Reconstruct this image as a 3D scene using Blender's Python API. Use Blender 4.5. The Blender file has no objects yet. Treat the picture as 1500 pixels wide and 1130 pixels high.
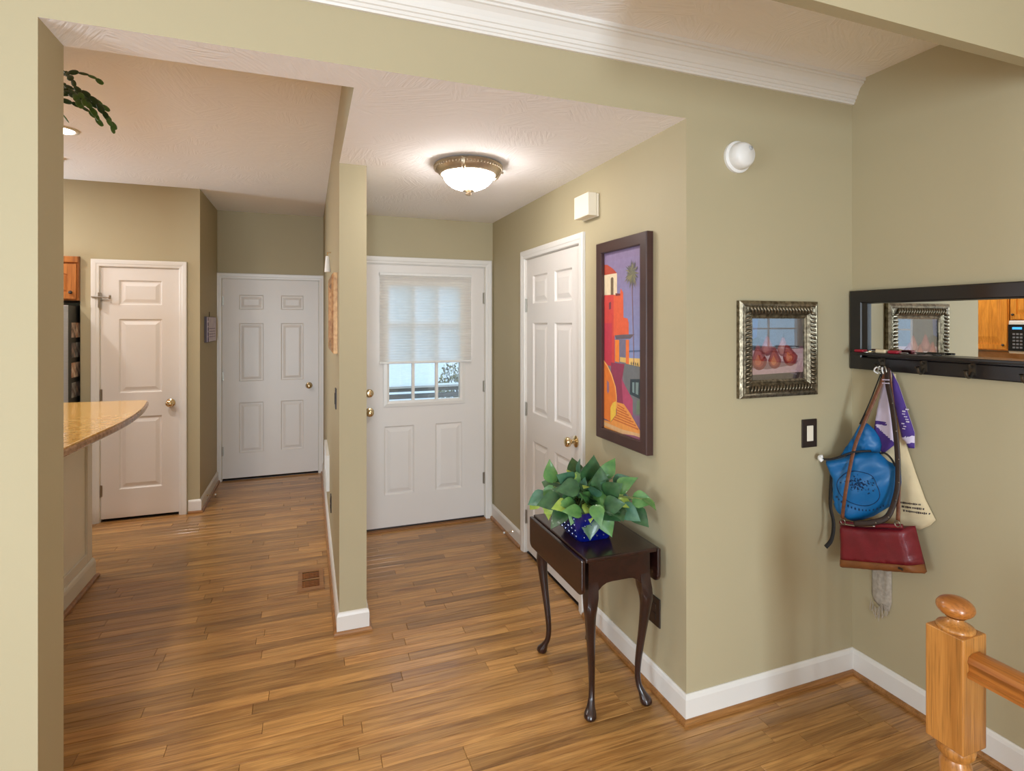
import bpy, bmesh, math, random
from mathutils import Vector, Matrix, noise
from mathutils.geometry import delaunay_2d_cdt

SC = bpy.context.scene
COL = SC.collection
PI = math.pi

# ------------------------------------------------------------------ camera
CAM_H = 1.6
cam_d = bpy.data.cameras.new('camera')
cam_d.sensor_fit = 'HORIZONTAL'
cam_d.sensor_width = 36.0
cam_d.lens = 36.0 * 804.0 / 1500.0
cam_d.shift_y = -92.0 / 1500.0
cam_d.clip_start = 0.02
cam = bpy.data.objects.new('camera', cam_d)
COL.objects.link(cam)
cam.location = (0, 0, CAM_H)
cam.rotation_euler = (PI / 2, 0, -math.atan2(298, 804))
SC.camera = cam

# ------------------------------------------------------------------ world, daylight, exposure
w = bpy.data.worlds.new('world')
SC.world = w
w.use_nodes = True
bg = w.node_tree.nodes['Background']
bg.inputs[0].default_value = (0.50, 0.70, 0.90, 1)
bg.inputs[1].default_value = 1.25


def area(name, loc, rot, sx, sy, power, color):
    d = bpy.data.lights.new(name, 'AREA')
    d.shape = 'RECTANGLE'
    d.size, d.size_y = sx, sy
    d.energy = power
    d.color = color
    o = bpy.data.objects.new(name, d)
    COL.objects.link(o)
    o.location = loc
    o.rotation_euler = rot
    return o


# daylight entering by the glazed patio door; side and kitchen windows are added for fill
area('daylight_patio_door', (-0.40, -3.50, 1.12), (-PI / 2, 0, PI), 0.86, 1.9, 145, (0.76, 0.89, 1.0))
area('added_side_window_fill', (-3.30, -0.35, 1.5), (PI / 2, 0, -PI / 2), 1.3, 1.1, 48, (0.76, 0.89, 1.0))  # fill light at an invented window, brightens the near room
area('added_kitchen_window_fill', (-3.14, 4.86, 1.55), (PI / 2, 0, -PI / 2), 0.56, 0.95, 20, (0.74, 0.88, 1.0))  # cool fill for the kitchen, at an invented window

vs = SC.view_settings
vs.view_transform = 'Standard'
vs.look = 'None'
vs.gamma = 1.0
vs.use_curve_mapping = False
vs.exposure = 0.60
SC.cycles.max_bounces = 10
SC.cycles.diffuse_bounces = 6
SC.cycles.transparent_max_bounces = 12
SC.cycles.caustics_reflective = False
SC.cycles.caustics_refractive = False
SC.cycles.sample_clamp_indirect = 4.0


# ------------------------------------------------------------------ materials
def lin(c):
    r = []
    for v in c[:3]:
        v /= 255.0
        r.append(v / 12.92 if v <= 0.04045 else ((v + 0.055) / 1.055) ** 2.4)
    return (r[0], r[1], r[2], 1.0)


MATS = {}


def mat(name, rgb, rough=0.5, metal=0.0, spec=0.5, var=0.0, vscale=6.0, bump=0.0, bscale=200.0, coat=0.0,
        stretch=None, detail=3.0, emit=None, strength=0.0, rgb2=None):
    """Principled material with procedural colour variation and fine relief."""
    m = bpy.data.materials.new(name)
    m.use_nodes = True
    nt = m.node_tree
    N, L = nt.nodes, nt.links
    b = N['Principled BSDF']
    b.inputs['Roughness'].default_value = rough
    b.inputs['Metallic'].default_value = metal
    b.inputs['Specular IOR Level'].default_value = spec
    b.inputs['Coat Weight'].default_value = coat
    b.inputs['Coat Roughness'].default_value = 0.08
    base = lin(rgb)
    b.inputs['Base Color'].default_value = base
    tc = N.new('ShaderNodeTexCoord')
    vec = tc.outputs['Object']
    if stretch:
        mp = N.new('ShaderNodeMapping')
        mp.inputs['Scale'].default_value = stretch
        L.new(vec, mp.inputs[0])
        vec = mp.outputs[0]
    if var > 0 or rgb2:
        nz = N.new('ShaderNodeTexNoise')
        nz.inputs['Scale'].default_value = vscale
        nz.inputs['Detail'].default_value = detail
        L.new(vec, nz.inputs['Vector'])
        rp = N.new('ShaderNodeValToRGB')
        c2 = lin(rgb2) if rgb2 else tuple(min(1, c * (1 + var)) for c in base[:3]) + (1,)
        c1 = base if rgb2 else tuple(c * (1 - var) for c in base[:3]) + (1,)
        rp.color_ramp.elements[0].position = 0.35
        rp.color_ramp.elements[1].position = 0.65
        rp.color_ramp.elements[0].color = c1
        rp.color_ramp.elements[1].color = c2
        L.new(nz.outputs['Fac'], rp.inputs[0])
        L.new(rp.outputs[0], b.inputs['Base Color'])
    if bump > 0:
        n2 = N.new('ShaderNodeTexNoise')
        n2.inputs['Scale'].default_value = bscale
        n2.inputs['Detail'].default_value = 2
        L.new(vec, n2.inputs['Vector'])
        bp = N.new('ShaderNodeBump')
        bp.inputs['Strength'].default_value = bump
        bp.inputs['Distance'].default_value = 0.002
        L.new(n2.outputs['Fac'], bp.inputs['Height'])
        L.new(bp.outputs[0], b.inputs['Normal'])
    if emit:
        b.inputs['Emission Color'].default_value = lin(emit)
        b.inputs['Emission Strength'].default_value = strength
    MATS[name] = m
    return m


def wood(name, dark, light, rough=0.35, scale=(2.2, 30, 30), coat=0.2, attr=False, spread=0.35):
    m = bpy.data.materials.new(name)
    m.use_nodes = True
    nt = m.node_tree
    N, L = nt.nodes, nt.links
    b = N['Principled BSDF']
    b.inputs['Roughness'].default_value = rough
    b.inputs['Coat Weight'].default_value = coat
    b.inputs['Coat Roughness'].default_value = 0.12
    mp = N.new('ShaderNodeMapping')
    mp.inputs['Scale'].default_value = scale
    if attr:
        geo = N.new('ShaderNodeNewGeometry')
        at = N.new('ShaderNodeAttribute')
        at.attribute_name = 'rnd'
        ml = N.new('ShaderNodeVectorMath')
        ml.operation = 'MULTIPLY_ADD'
        L.new(at.outputs['Fac'], ml.inputs[0])
        ml.inputs[1].default_value = (37.0, 11.0, 53.0)
        L.new(geo.outputs['Position'], ml.inputs[2])
        L.new(ml.outputs[0], mp.inputs[0])
    else:
        tc = N.new('ShaderNodeTexCoord')
        L.new(tc.outputs['Object'], mp.inputs[0])
    n1 = N.new('ShaderNodeTexNoise')
    n1.inputs['Scale'].default_value = 1.0
    n1.inputs['Detail'].default_value = 5
    n1.inputs['Roughness'].default_value = 0.62
    n1.inputs['Distortion'].default_value = 1.1
    L.new(mp.outputs[0], n1.inputs['Vector'])
    rp = N.new('ShaderNodeValToRGB')
    e = rp.color_ramp.elements
    e[0].position, e[1].position = 0.30, 0.62
    e[0].color, e[1].color = lin(dark), lin(light)
    L.new(n1.outputs['Fac'], rp.inputs[0])
    col = rp.outputs[0]
    # fine dark pores
    mp2 = N.new('ShaderNodeMapping')
    mp2.inputs['Scale'].default_value = tuple(s * (3 if s < 10 else 9) for s in scale)
    L.new(mp.inputs[0].links[0].from_socket, mp2.inputs[0])
    n2 = N.new('ShaderNodeTexNoise')
    n2.inputs['Scale'].default_value = 1.0
    n2.inputs['Detail'].default_value = 2
    L.new(mp2.outputs[0], n2.inputs['Vector'])
    r2 = N.new('ShaderNodeMapRange')
    r2.inputs[1].default_value, r2.inputs[2].default_value = 0.35, 0.5
    r2.inputs[3].default_value, r2.inputs[4].default_value = 0.72, 1.0
    L.new(n2.outputs['Fac'], r2.inputs[0])
    mx = N.new('ShaderNodeMix')
    mx.data_type = 'RGBA'
    mx.blend_type = 'MULTIPLY'
    mx.inputs['Factor'].default_value = 1.0
    L.new(col, mx.inputs[6])
    L.new(r2.outputs[0], mx.inputs[7])
    col = mx.outputs[2]
    if attr:
        hs = N.new('ShaderNodeHueSaturation')
        r3 = N.new('ShaderNodeMapRange')
        r3.inputs[3].default_value, r3.inputs[4].default_value = 1 - spread, 1 + spread * 0.6
        L.new(at.outputs['Fac'], r3.inputs[0])
        L.new(r3.outputs[0], hs.inputs['Value'])
        L.new(col, hs.inputs['Color'])
        col = hs.outputs[0]
    L.new(col, b.inputs['Base Color'])
    bp = N.new('ShaderNodeBump')
    bp.inputs['Strength'].default_value = 0.06
    bp.inputs['Distance'].default_value = 0.001
    L.new(n2.outputs['Fac'], bp.inputs['Height'])
    L.new(bp.outputs[0], b.inputs['Normal'])
    MATS[name] = m
    return m


def thin_glass(name, refl=0.06, tint=(1, 1, 1)):
    m = bpy.data.materials.new(name)
    m.use_nodes = True
    nt = m.node_tree
    N, L = nt.nodes, nt.links
    N.remove(N['Principled BSDF'])
    tr = N.new('ShaderNodeBsdfTransparent')
    tr.inputs[0].default_value = (*tint, 1)
    gl = N.new('ShaderNodeBsdfGlossy')
    gl.inputs['Roughness'].default_value = 0.01
    mx = N.new('ShaderNodeMixShader')
    mx.inputs[0].default_value = refl
    L.new(tr.outputs[0], mx.inputs[1])
    L.new(gl.outputs[0], mx.inputs[2])
    L.new(mx.outputs[0], N['Material Output'].inputs[0])
    MATS[name] = m
    return m


WALL = mat('wall_paint', (177, 165, 134), 0.6, spec=0.25, var=0.012, vscale=1.5, bump=0.05, bscale=260)
TRIM = mat('white_trim_paint', (226, 222, 216), 0.35, var=0.01, vscale=3)
DOORP = mat('white_door_paint', (224, 218, 212), 0.38, var=0.01, vscale=3, bump=0.02, bscale=120)


def ceiling_mat():
    """White ceiling plaster with a brushed crow's-foot texture."""
    m = mat('ceiling_plaster', (245, 242, 241), 0.85, spec=0.1)
    nt = m.node_tree
    N, L = nt.nodes, nt.links
    b = N['Principled BSDF']
    geo = N.new('ShaderNodeNewGeometry')
    vo = N.new('ShaderNodeTexVoronoi')
    vo.inputs['Scale'].default_value = 6.0
    L.new(geo.outputs['Position'], vo.inputs['Vector'])
    # strokes radiate in a different direction in every cell
    rot = N.new('ShaderNodeVectorRotate')
    rot.rotation_type = 'Z_AXIS'
    ang = N.new('ShaderNodeMath')
    ang.operation = 'MULTIPLY'
    ang.inputs[1].default_value = 40.0
    sep = N.new('ShaderNodeSeparateColor')
    L.new(vo.outputs['Color'], sep.inputs[0])
    L.new(sep.outputs[0], ang.inputs[0])
    L.new(geo.outputs['Position'], rot.inputs['Vector'])
    L.new(ang.outputs[0], rot.inputs['Angle'])
    mp = N.new('ShaderNodeMapping')
    mp.inputs['Scale'].default_value = (9, 75, 9)
    L.new(rot.outputs[0], mp.inputs[0])
    nz = N.new('ShaderNodeTexNoise')
    nz.inputs['Scale'].default_value = 1.0
    nz.inputs['Detail'].default_value = 2
    nz.inputs['Distortion'].default_value = 0.6
    L.new(mp.outputs[0], nz.inputs['Vector'])
    bp = N.new('ShaderNodeBump')
    bp.inputs['Strength'].default_value = 0.5
    bp.inputs['Distance'].default_value = 0.006
    L.new(nz.outputs['Fac'], bp.inputs['Height'])
    L.new(bp.outputs[0], b.inputs['Normal'])
    return m


CEIL = ceiling_mat()
FLOORW = wood('oak_floor', (140, 92, 44), (196, 146, 84), 0.30, (2.0, 34, 20), 0.25, attr=True, spread=0.30)
OAK = wood('oak_trim', (132, 86, 42), (168, 116, 64), 0.35, (2.2, 26, 26))
SUB = mat('dark_subfloor', (70, 44, 24), 0.8, var=0.1)
HONEY_V = wood('honey_oak_upright', (150, 94, 38), (186, 126, 60), 0.35, (26, 26, 2.2))
HONEY_Y = wood('honey_oak_rail', (138, 78, 28), (174, 108, 46), 0.3, (26, 2.2, 26))
CABOAK = wood('cabinet_oak', (190, 118, 34), (226, 152, 56), 0.35, (20, 20, 2.0))
CABDARK = wood('cabinet_oak_mid', (140, 78, 30), (182, 112, 52), 0.35, (20, 20, 2.0))
MAHOG = wood('dark_mahogany', (26, 11, 10), (45, 20, 16), 0.28, (18, 2.0, 18), 0.5)
BRASS = mat('polished_brass', (228, 206, 164), 0.18, 1.0)
NICKEL = mat('satin_nickel', (170, 164, 152), 0.3, 1.0)
BRONZE = mat('brown_bronze_plastic', (46, 34, 28), 0.4)
BLACKW = mat('black_painted_wood', (26, 22, 22), 0.35, var=0.1, coat=0.2)
PLAST = mat('white_plastic', (228, 226, 222), 0.4)
ALMOND = mat('almond_plastic', (232, 222, 202), 0.45)
GLASS = thin_glass('window_glass', 0.05)
PGLASS = thin_glass('picture_glass', 0.17)


# ------------------------------------------------------------------ mesh building
WPOS = {}


class MB:
    def __init__(s):
        s.v, s.f, s.m = [], [], []

    def add(s, vs_, fs, mi=0):
        o = len(s.v)
        s.v += [Vector(p) for p in vs_]
        for f in fs:
            s.f.append([o + i for i in f])
            s.m.append(mi)
        return s

    def quad(s, a, b, c, d, mi=0):
        return s.add([a, b, c, d], [(0, 1, 2, 3)], mi)

    def box(s, x0, x1, y0, y1, z0, z1, mi=0, bot=None):
        vs_ = [(x0, y0, z0), (x1, y0, z0), (x1, y1, z0), (x0, y1, z0), (x0, y0, z1), (x1, y0, z1), (x1, y1, z1), (x0, y1, z1)]
        s.add(vs_, [(0, 3, 2, 1)], mi if bot is None else bot)
        o = len(s.v) - 8
        for f in [(4, 5, 6, 7), (0, 1, 5, 4), (1, 2, 6, 5), (2, 3, 7, 6), (3, 0, 4, 7)]:
            s.f.append([o + i for i in f])
            s.m.append(mi)
        return s

    def rings(s, rings, cap0=True, cap1=True, mi=0, closed=True):
        n = len(rings[0])
        o = len(s.v)
        for r in rings:
            s.v += [Vector(p) for p in r]
        for k in range(len(rings) - 1):
            for i in range(n if closed else n - 1):
                j = (i + 1) % n
                s.f.append([o + k * n + i, o + k * n + j, o + (k + 1) * n + j, o + (k + 1) * n + i])
                s.m.append(mi)
        if cap0:
            s.f.append([o + i for i in range(n)][::-1])
            s.m.append(mi)
        if cap1:
            s.f.append([o + (len(rings) - 1) * n + i for i in range(n)])
            s.m.append(mi)
        return s

    def tube(s, path, r, n=8, flat=1.0, ref=(0, 0, 1), mi=0):
        """Sweep of an ellipse (r, r*flat) along a path; 'ref' sets which way the flat side lies."""
        P = [Vector(p) for p in path]
        R_ = r if isinstance(r, (list, tuple)) else [r] * len(P)
        rg = []
        ref = Vector(ref)
        for i, p in enumerate(P):
            t = (P[min(i + 1, len(P) - 1)] - P[max(i - 1, 0)]).normalized()
            a = t.cross(ref)
            if a.length < 1e-4:
                a = t.cross(Vector((1, 0.3, 0)))
            a.normalize()
            b_ = t.cross(a).normalized()
            rg.append([p + a * (R_[i] * math.cos(2 * PI * k / n)) + b_ * (R_[i] * flat * math.sin(2 * PI * k / n)) for k in range(n)])
        return s.rings(rg, mi=mi)

    def lathe(s, prof, c, n=24, axis='z', mi=0, cap=True):
        c = Vector(c)
        rg = []
        for r, h in prof:
            ring = []
            for k in range(n):
                a = 2 * PI * k / n
                x, y = r * math.cos(a), r * math.sin(a)
                d = {'z': (x, y, h), '-y': (x, -h, y), '-x': (-h, x, y), 'x': (h, x, y), 'y': (x, h, y)}[axis]
                ring.append(c + Vector(d))
            rg.append(ring)
        return s.rings(rg, cap, cap, mi)

    def build(s, name, mats, parent=None, smooth=False, bevel=0.0, seg=2, rnd=None, autosm=None):
        mats = mats if isinstance(mats, (list, tuple)) else [mats]
        lo = Vector([min(v[i] for v in s.v) for i in range(3)])
        hi = Vector([max(v[i] for v in s.v) for i in range(3)])
        c = (lo + hi) / 2
        me = bpy.data.meshes.new(name)
        me.from_pydata([v - c for v in s.v], [], s.f)
        for m in mats:
            me.materials.append(m)
        me.polygons.foreach_set('material_index', s.m)
        bm = bmesh.new()
        bm.from_mesh(me)
        bmesh.ops.recalc_face_normals(bm, faces=bm.faces)
        bm.to_mesh(me)
        bm.free()
        if rnd is not None:
            at = me.attributes.new('rnd', 'FLOAT', 'FACE')
            vals = rnd if isinstance(rnd, list) else [rnd] * len(me.polygons)
            at.data.foreach_set('value', vals)
        if smooth:
            me.polygons.foreach_set('use_smooth', [True] * len(me.polygons))
            if autosm:
                me.set_sharp_from_angle(angle=math.radians(autosm))
        o = bpy.data.objects.new(name, me)
        COL.objects.link(o)
        base = Vector((0, 0, 0))
        if parent is not None:
            o.parent = parent
            base = WPOS[parent]
        o.location = c - base
        WPOS[o] = c
        if bevel:
            md = o.modifiers.new('bevel', 'BEVEL')
            md.width = bevel
            md.segments = seg
            md.limit_method = 'ANGLE'
            md.angle_limit = math.radians(40)
            md.harden_normals = False
        return o


def thing(name, label, cat, loc, group=None, kind=None):
    o = bpy.data.objects.new(name, None)
    o.empty_display_size = 0.05
    COL.objects.link(o)
    o.location = loc
    WPOS[o] = Vector(loc)
    tag(o, label, cat, group, kind)
    return o


def tag(o, label=None, cat=None, group=None, kind=None):
    if label:
        o['label'] = label
    if cat:
        o['category'] = cat
    if group:
        o['group'] = group
    if kind:
        o['kind'] = kind
    return o


def struct(o, label=None):
    o['kind'] = 'structure'
    if label:
        o['label'] = label
    return o


def smoothpath(pts, sub=6):
    """Catmull-Rom through 3-D points."""
    P = [Vector(p) for p in pts]
    out = []
    for i in range(len(P) - 1):
        p0, p1, p2, p3 = P[max(i - 1, 0)], P[i], P[i + 1], P[min(i + 2, len(P) - 1)]
        for k in range(sub):
            t = k / sub
            out.append(0.5 * ((2 * p1) + (p2 - p0) * t + (2 * p0 - 5 * p1 + 4 * p2 - p3) * t * t + (3 * p1 - p0 - 3 * p2 + p3) * t ** 3))
    out.append(P[-1])
    return out


# ================================================================== THE SHELL
# plan (metres, camera at the origin): dividing wall at Y 1.82, foyer X .284-1.42 to Y 4.29,
# hall X -.86-.148 to Y 6.2, kitchen to the left, stair wall at X 2.34
YA, YA2 = 1.82, 1.985
XJ = -0.68
XB = 2.34
XF = 1.42
XP0, XP1 = 0.148, 0.284
YP = 2.95
ZS = 2.42
ZC = 2.70
ZK = 2.73
YF = 4.29
YH = 6.20
YPAN = 5.26
XH = -0.86
XPAN = -1.694


def boxes(name, bs, mats, label=None):
    mb = MB()
    for b in bs:
        mb.box(*b[:6], mi=0, bot=(b[6] if len(b) > 6 else None))
    return struct(mb.build(name, mats), label)


# floor -------------------------------------------------------------
floor = struct(MB().box(-3.5, 2.5, -3.7, 6.4, -0.10, -0.016).build('floor', SUB), 'narrow golden oak strip floor through foyer and hall')
random.seed(11)
PW = 0.066
planks = []
y = -3.6
while y < 6.3:
    x = -3.4 - random.random() * 0.9
    while x < 2.36:
        ln = random.choice([0.32, 0.45, 0.6, 0.75, 0.9, 1.05, 1.25]) * random.uniform(0.85, 1.15)
        x0, x1 = max(x, -3.4), min(x + ln, 2.36)
        if x1 - x0 > 0.03:
            planks.append((x0, x1, y, y + PW, random.random()))
        x += ln
    y += PW


def seen_size(p):
    cx, cy = (p[0] + p[1]) / 2, (p[2] + p[3]) / 2
    if cy < 1.15 or (cx < -0.72 and cy < 1.95) or (XF < cx and cy > YA) or cx < -1.25:
        return 0
    if cx < XP1 and XP0 < cx and cy > YP:
        return 0
    return (p[1] - p[0]) / (cx * cx + cy * cy + 2.56) ** 1.5


order = sorted(range(len(planks)), key=lambda i: -seen_size(planks[i]))


def plank_geo(mb, p):
    x0, x1, y0, y1, _ = p
    g = 0.0006
    x0 += g; x1 -= g; y0 += g; y1 -= g
    e = 0.0012
    return mb.add([(x0, y0, -0.016), (x1, y0, -0.016), (x1, y1, -0.016), (x0, y1, -0.016),
                   (x0, y0, -e), (x1, y0, -e), (x1, y1, -e), (x0, y1, -e),
                   (x0 + e, y0 + e, 0), (x1 - e, y0 + e, 0), (x1 - e, y1 - e, 0), (x0 + e, y1 - e, 0)],
                  [(0, 1, 5, 4), (1, 2, 6, 5), (2, 3, 7, 6), (3, 0, 4, 7), (4, 5, 9, 8), (5, 6, 10, 9), (6, 7, 11, 10), (7, 4, 8, 11), (8, 9, 10, 11)])


for i in order[:300]:
    plank_geo(MB(), planks[i]).build('plank', FLOORW, floor, rnd=planks[i][4])
rest = MB()
rv = []
for i in order[300:]:
    plank_geo(rest, planks[i])
    rv += [planks[i][4]] * 9
o = rest.build('plank_field', FLOORW, floor, rnd=rv)
o['kind'] = 'stuff'

# walls -------------------------------------------------------------
boxes('wall_center', [(-3.4, XJ, YA, YA2, -0.01, ZC + 0.1), (XJ, XF, YA, YA2, ZS, ZC + 0.1, 1)], [WALL, CEIL],
      'beige dividing wall with a wide cased opening and dropped header')
boxes('wall_right_front', [(XF, 2.46, YA, YA2, -0.01, ZC + 0.1)], [WALL], 'beige wall carrying the pear picture')
boxes('wall_stairs', [(XB, 2.46, -3.6, YA, -0.01, ZC + 0.1)], [WALL], 'olive beige wall carrying the long mirror')
CD0, CD1 = 2.735, 3.555           # closet door opening in Y
boxes('wall_foyer_right', [(XF, XF + 0.12, YA2, CD0, -0.01, ZS), (XF, XF + 0.12, CD1, YF + 0.12, -0.01, ZS),
                           (XF, XF + 0.12, CD0, CD1, 2.045, ZS)], [WALL], 'beige foyer wall with the closet door and tall painting')
boxes('wall_closet_back', [(XF + 0.121, 2.1, CD0 - 0.2, CD1 + 0.2, -0.01, 2.4)], [WALL])
FD0, FD1 = 0.372, 1.351
boxes('wall_foyer_back', [(XP1, FD0, YF, YF + 0.12, -0.01, ZS), (FD1, XF, YF, YF + 0.12, -0.01, ZS),
                          (FD0, FD1, YF, YF + 0.12, 2.055, ZS)], [WALL], 'beige wall around the front door')
boxes('wall_partition', [(XP0, XP1, YP, YH + 0.12, -0.01, ZK + 0.05), (XP0, XP1, YA2, YP, ZS, ZK + 0.05, 1)], [WALL, CEIL],
      'beige partition wall between hall and foyer ending in a narrow face')
GD0, GD1 = -0.818, 0.100
boxes('wall_hall_back', [(-0.98, GD0, YH, YH + 0.12, -0.01, ZK + 0.05), (GD1, XP0, YH, YH + 0.12, -0.01, ZK + 0.05),
                         (GD0, GD1, YH, YH + 0.12, 2.05, ZK + 0.05)], [WALL], 'beige wall above the door at the end of the hall')
PD0, PD1 = -1.563, -1.012
boxes('wall_pantry', [(XPAN, PD0, YPAN, YPAN + 0.1, -0.01, ZK + 0.05), (PD1, XH, YPAN, YPAN + 0.1, -0.01, ZK + 0.05),
                      (PD0, PD1, YPAN, YPAN + 0.1, 2.055, ZK + 0.05), (-3.2, XPAN, YPAN, YPAN + 0.1, 2.125, ZK + 0.05),
                      (XH - 0.1, XH, YPAN + 0.1, YH + 0.12, -0.01, ZK + 0.05)], [WALL], 'yellow beige pantry wall that turns into the hall')
boxes('wall_alcove', [(XPAN, XPAN + 0.08, YPAN + 0.1, 5.95, -0.01, ZK), (-3.2, XPAN + 0.08, 5.95, 6.05, -0.01, ZK)], [WALL])
boxes('wall_pantry_back', [(PD0 - 0.03, PD1 + 0.03, YPAN + 0.11, YPAN + 0.2, -0.01, 2.2)], [WALL])
boxes('wall_hall_behind', [(GD0 - 0.05, GD1 + 0.05, YH + 0.13, YH + 0.2, -0.01, 2.2)], [WALL])
boxes('wall_kitchen_left', [(-3.32, -3.2, YA2, 4.55, -0.01, ZK + 0.05), (-3.32, -3.2, 5.17, 6.05, -0.01, ZK + 0.05),
                            (-3.32, -3.2, 4.55, 5.17, -0.01, 1.05), (-3.32, -3.2, 4.55, 5.17, 2.05, ZK + 0.05)], [WALL])
# the room behind the photographer: patio door and windows, the nearer one on the left wall added
boxes('wall_back', [(-3.4, -3.385, -3.72, -3.6, -0.01, ZC + 0.1), (-2.05, -0.85, -3.72, -3.6, -0.01, ZC + 0.1),
                    (0.05, 2.46, -3.72, -3.6, -0.01, ZC + 0.1), (-3.385, -2.05, -3.72, -3.6, -0.01, 0.95),
                    (-3.385, -2.05, -3.72, -3.6, 2.05, ZC + 0.1), (-0.85, 0.05, -3.72, -3.6, 2.1, ZC + 0.1)], [WALL])
boxes('wall_left', [(-3.52, -3.4, -3.72, -3.2, -0.01, ZC + 0.1), (-3.52, -3.4, -1.72, -1.05, -0.01, ZC + 0.1), (-3.52, -3.4, 0.35, YA2, -0.01, ZC + 0.1),
                    (-3.52, -3.4, -3.2, -1.72, -0.01, 0.9), (-3.52, -3.4, -3.2, -1.72, 2.1, ZC + 0.1),
                    (-3.52, -3.4, -1.05, 0.35, -0.01, 0.9), (-3.52, -3.4, -1.05, 0.35, 2.1, ZC + 0.1)], [WALL])


def back_window(name, o3, ax, a0, a1, z0, z1, nv, nh):
    """White framed window; ax 'x' lies in a Y plane, 'y' in an X plane."""
    r = thing(name, None, None, ((a0 + a1) / 2, o3, z0) if ax == 'x' else (o3, (a0 + a1) / 2, z0))
    struct(r, 'white framed window out of the photograph')

    def bx(mb, p0, p1, q0, q1, d):
        return mb.box(p0, p1, o3 - d, o3 + d, q0, q1) if ax == 'x' else mb.box(o3 - d, o3 + d, p0, p1, q0, q1)
    mb = MB()
    for (p0, p1, q0, q1) in [(a0, a0 + .05, z0, z1), (a1 - .05, a1, z0, z1), (a0 + .05, a1 - .05, z0, z0 + .05), (a0 + .05, a1 - .05, z1 - .05, z1)]:
        bx(mb, p0, p1, q0, q1, 0.03)
    mb.build('window_frame', TRIM, r)
    for k in range(1, nv):
        c = a0 + (a1 - a0) * k / nv
        bx(MB(), c - .012, c + .012, z0 + .05, z1 - .05, 0.015).build('glazing_bar', TRIM, r)
    for k in range(1, nh):
        c = z0 + (z1 - z0) * k / nh
        bx(MB(), a0 + .05, a1 - .05, c - .012, c + .012, 0.014).build('glazing_bar', TRIM, r)
    bx(MB(), a0 + .05, a1 - .05, z0 + .05, z1 - .05, 0.003).build('pane', GLASS, r)


back_window('window_1', -3.66, 'x', -3.385, -2.05, 0.95, 2.05, 2, 2)
back_window('window_2', -3.46, 'y', -3.2, -1.72, 0.9, 2.1, 3, 2)
back_window('added_window_5', -3.46, 'y', -1.05, 0.35, 0.9, 2.1, 3, 2)  # invented window, added to carry the side fill light
back_window('added_window_4', -3.26, 'y', 4.55, 5.17, 1.05, 2.05, 1, 2)  # invented kitchen window, added to carry the cool fill light
back_window('window_3', -3.66, 'x', -0.85, 0.05, 0.0, 2.1, 1, 1)

# ceilings ----------------------------------------------------------
boxes('ceiling', [(-3.4, 2.46, -3.7, YA, ZC, ZC + 0.1)], [CEIL], 'white textured ceiling of the near room')
boxes('ceiling_foyer', [(XP1, XF + 0.12, YA2, YF + 0.12, ZS, ZS + 0.1)], [CEIL], 'low white textured foyer ceiling')
boxes('ceiling_kitchen', [(-3.32, XP0, YA2, YH + 0.12, ZK, ZK + 0.1)], [CEIL], 'white textured ceiling over kitchen and hall')
# thin drop wall over the basement stairs
boxes('wall_stair_header', [(0.85, XB, 1.035, 1.072, 2.415, ZC)], [WALL], 'beige header crossing overhead above the stairs')

# crown moulding ------------------------------------------------------
prof = [(0, 2.598), (-0.010, 2.598), (-0.012, 2.606), (-0.016, 2.608), (-0.016, 2.618), (-0.022, 2.620), (-0.024, 2.632), (-0.029, 2.634),
        (-0.032, 2.646), (-0.040, 2.662), (-0.052, 2.674), (-0.058, 2.676), (-0.058, 2.684), (-0.066, 2.686), (-0.066, ZC), (0, ZC)]
cm = MB().rings([[(x_, YA + a, b) for a, b in prof] for x_ in (-3.4, XB)])
struct(cm.build('trim_1', TRIM), 'white crown moulding along the top of the dividing wall')


# baseboards ----------------------------------------------------------
def baseboard(name, p0, p1, nrm, label=None, h=0.112, m0=0, m1=0, shoe=True):
    """p0->p1 along the wall foot, nrm points into the room; m0/m1 = +1 inside, -1 outside mitre."""
    p0, p1, n = Vector((*p0, 0)), Vector((*p1, 0)), Vector((*nrm, 0))
    t = (p1 - p0).normalized()

    def sweep(pr):
        r = []
        for p, s_, m_ in ((p0, 1, m0), (p1, -1, m1)):
            r.append([p + n * a + Vector((0, 0, b)) + t * (s_ * m_ * a) for a, b in pr])
        return MB().rings(r)
    o = sweep([(0, 0), (0.013, 0), (0.013, h - 0.018), (0.009, h - 0.006), (0.004, h), (0, h)]).build(name, TRIM)
    struct(o, label)
    if shoe:
        sweep([(0.013, 0.0005), (0.028, 0.0005), (0.028, 0.010), (0.024, 0.017), (0.018, 0.020), (0.013, 0.0205)]).build('shoe_molding', OAK, o)
    return o


baseboard('baseboard_right_front', (XF, YA), (XB, YA), (0, -1), 'white baseboard under the pear picture', m0=-1, m1=1)
baseboard('baseboard_stairs', (XB, YA), (XB, -3.6), (-1, 0), 'white baseboard under the mirror wall', m0=1)
baseboard('baseboard_foyer_right', (XF, CD0 - 0.065), (XF, YA), (-1, 0), 'white baseboard behind the console table', m1=-1)
baseboard('baseboard_foyer_corner', (XF, YF), (XF, CD1 + 0.065), (-1, 0), 'short white baseboard between front door and closet')
baseboard('baseboard_partition', (XP0, YP), (XP0, YH), (-1, 0), 'long white baseboard along the hall side of the partition', m0=-1)
baseboard('baseboard_partition_end', (XP1, YP), (XP0, YP), (0, -1), 'white baseboard wrapping the end of the partition', m0=-1, m1=-1)
baseboard('baseboard_partition_foyer', (XP1, YF), (XP1, YP), (1, 0), None, m1=-1)
baseboard('baseboard_hall', (XH, YPAN), (XH, YH), (1, 0), 'white baseboard under the wall calendar', m0=-1)
baseboard('baseboard_pantry', (PD1 + 0.067, YPAN), (XH, YPAN), (0, -1), 'tiny white baseboard beside the pantry door', m1=-1)
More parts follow.
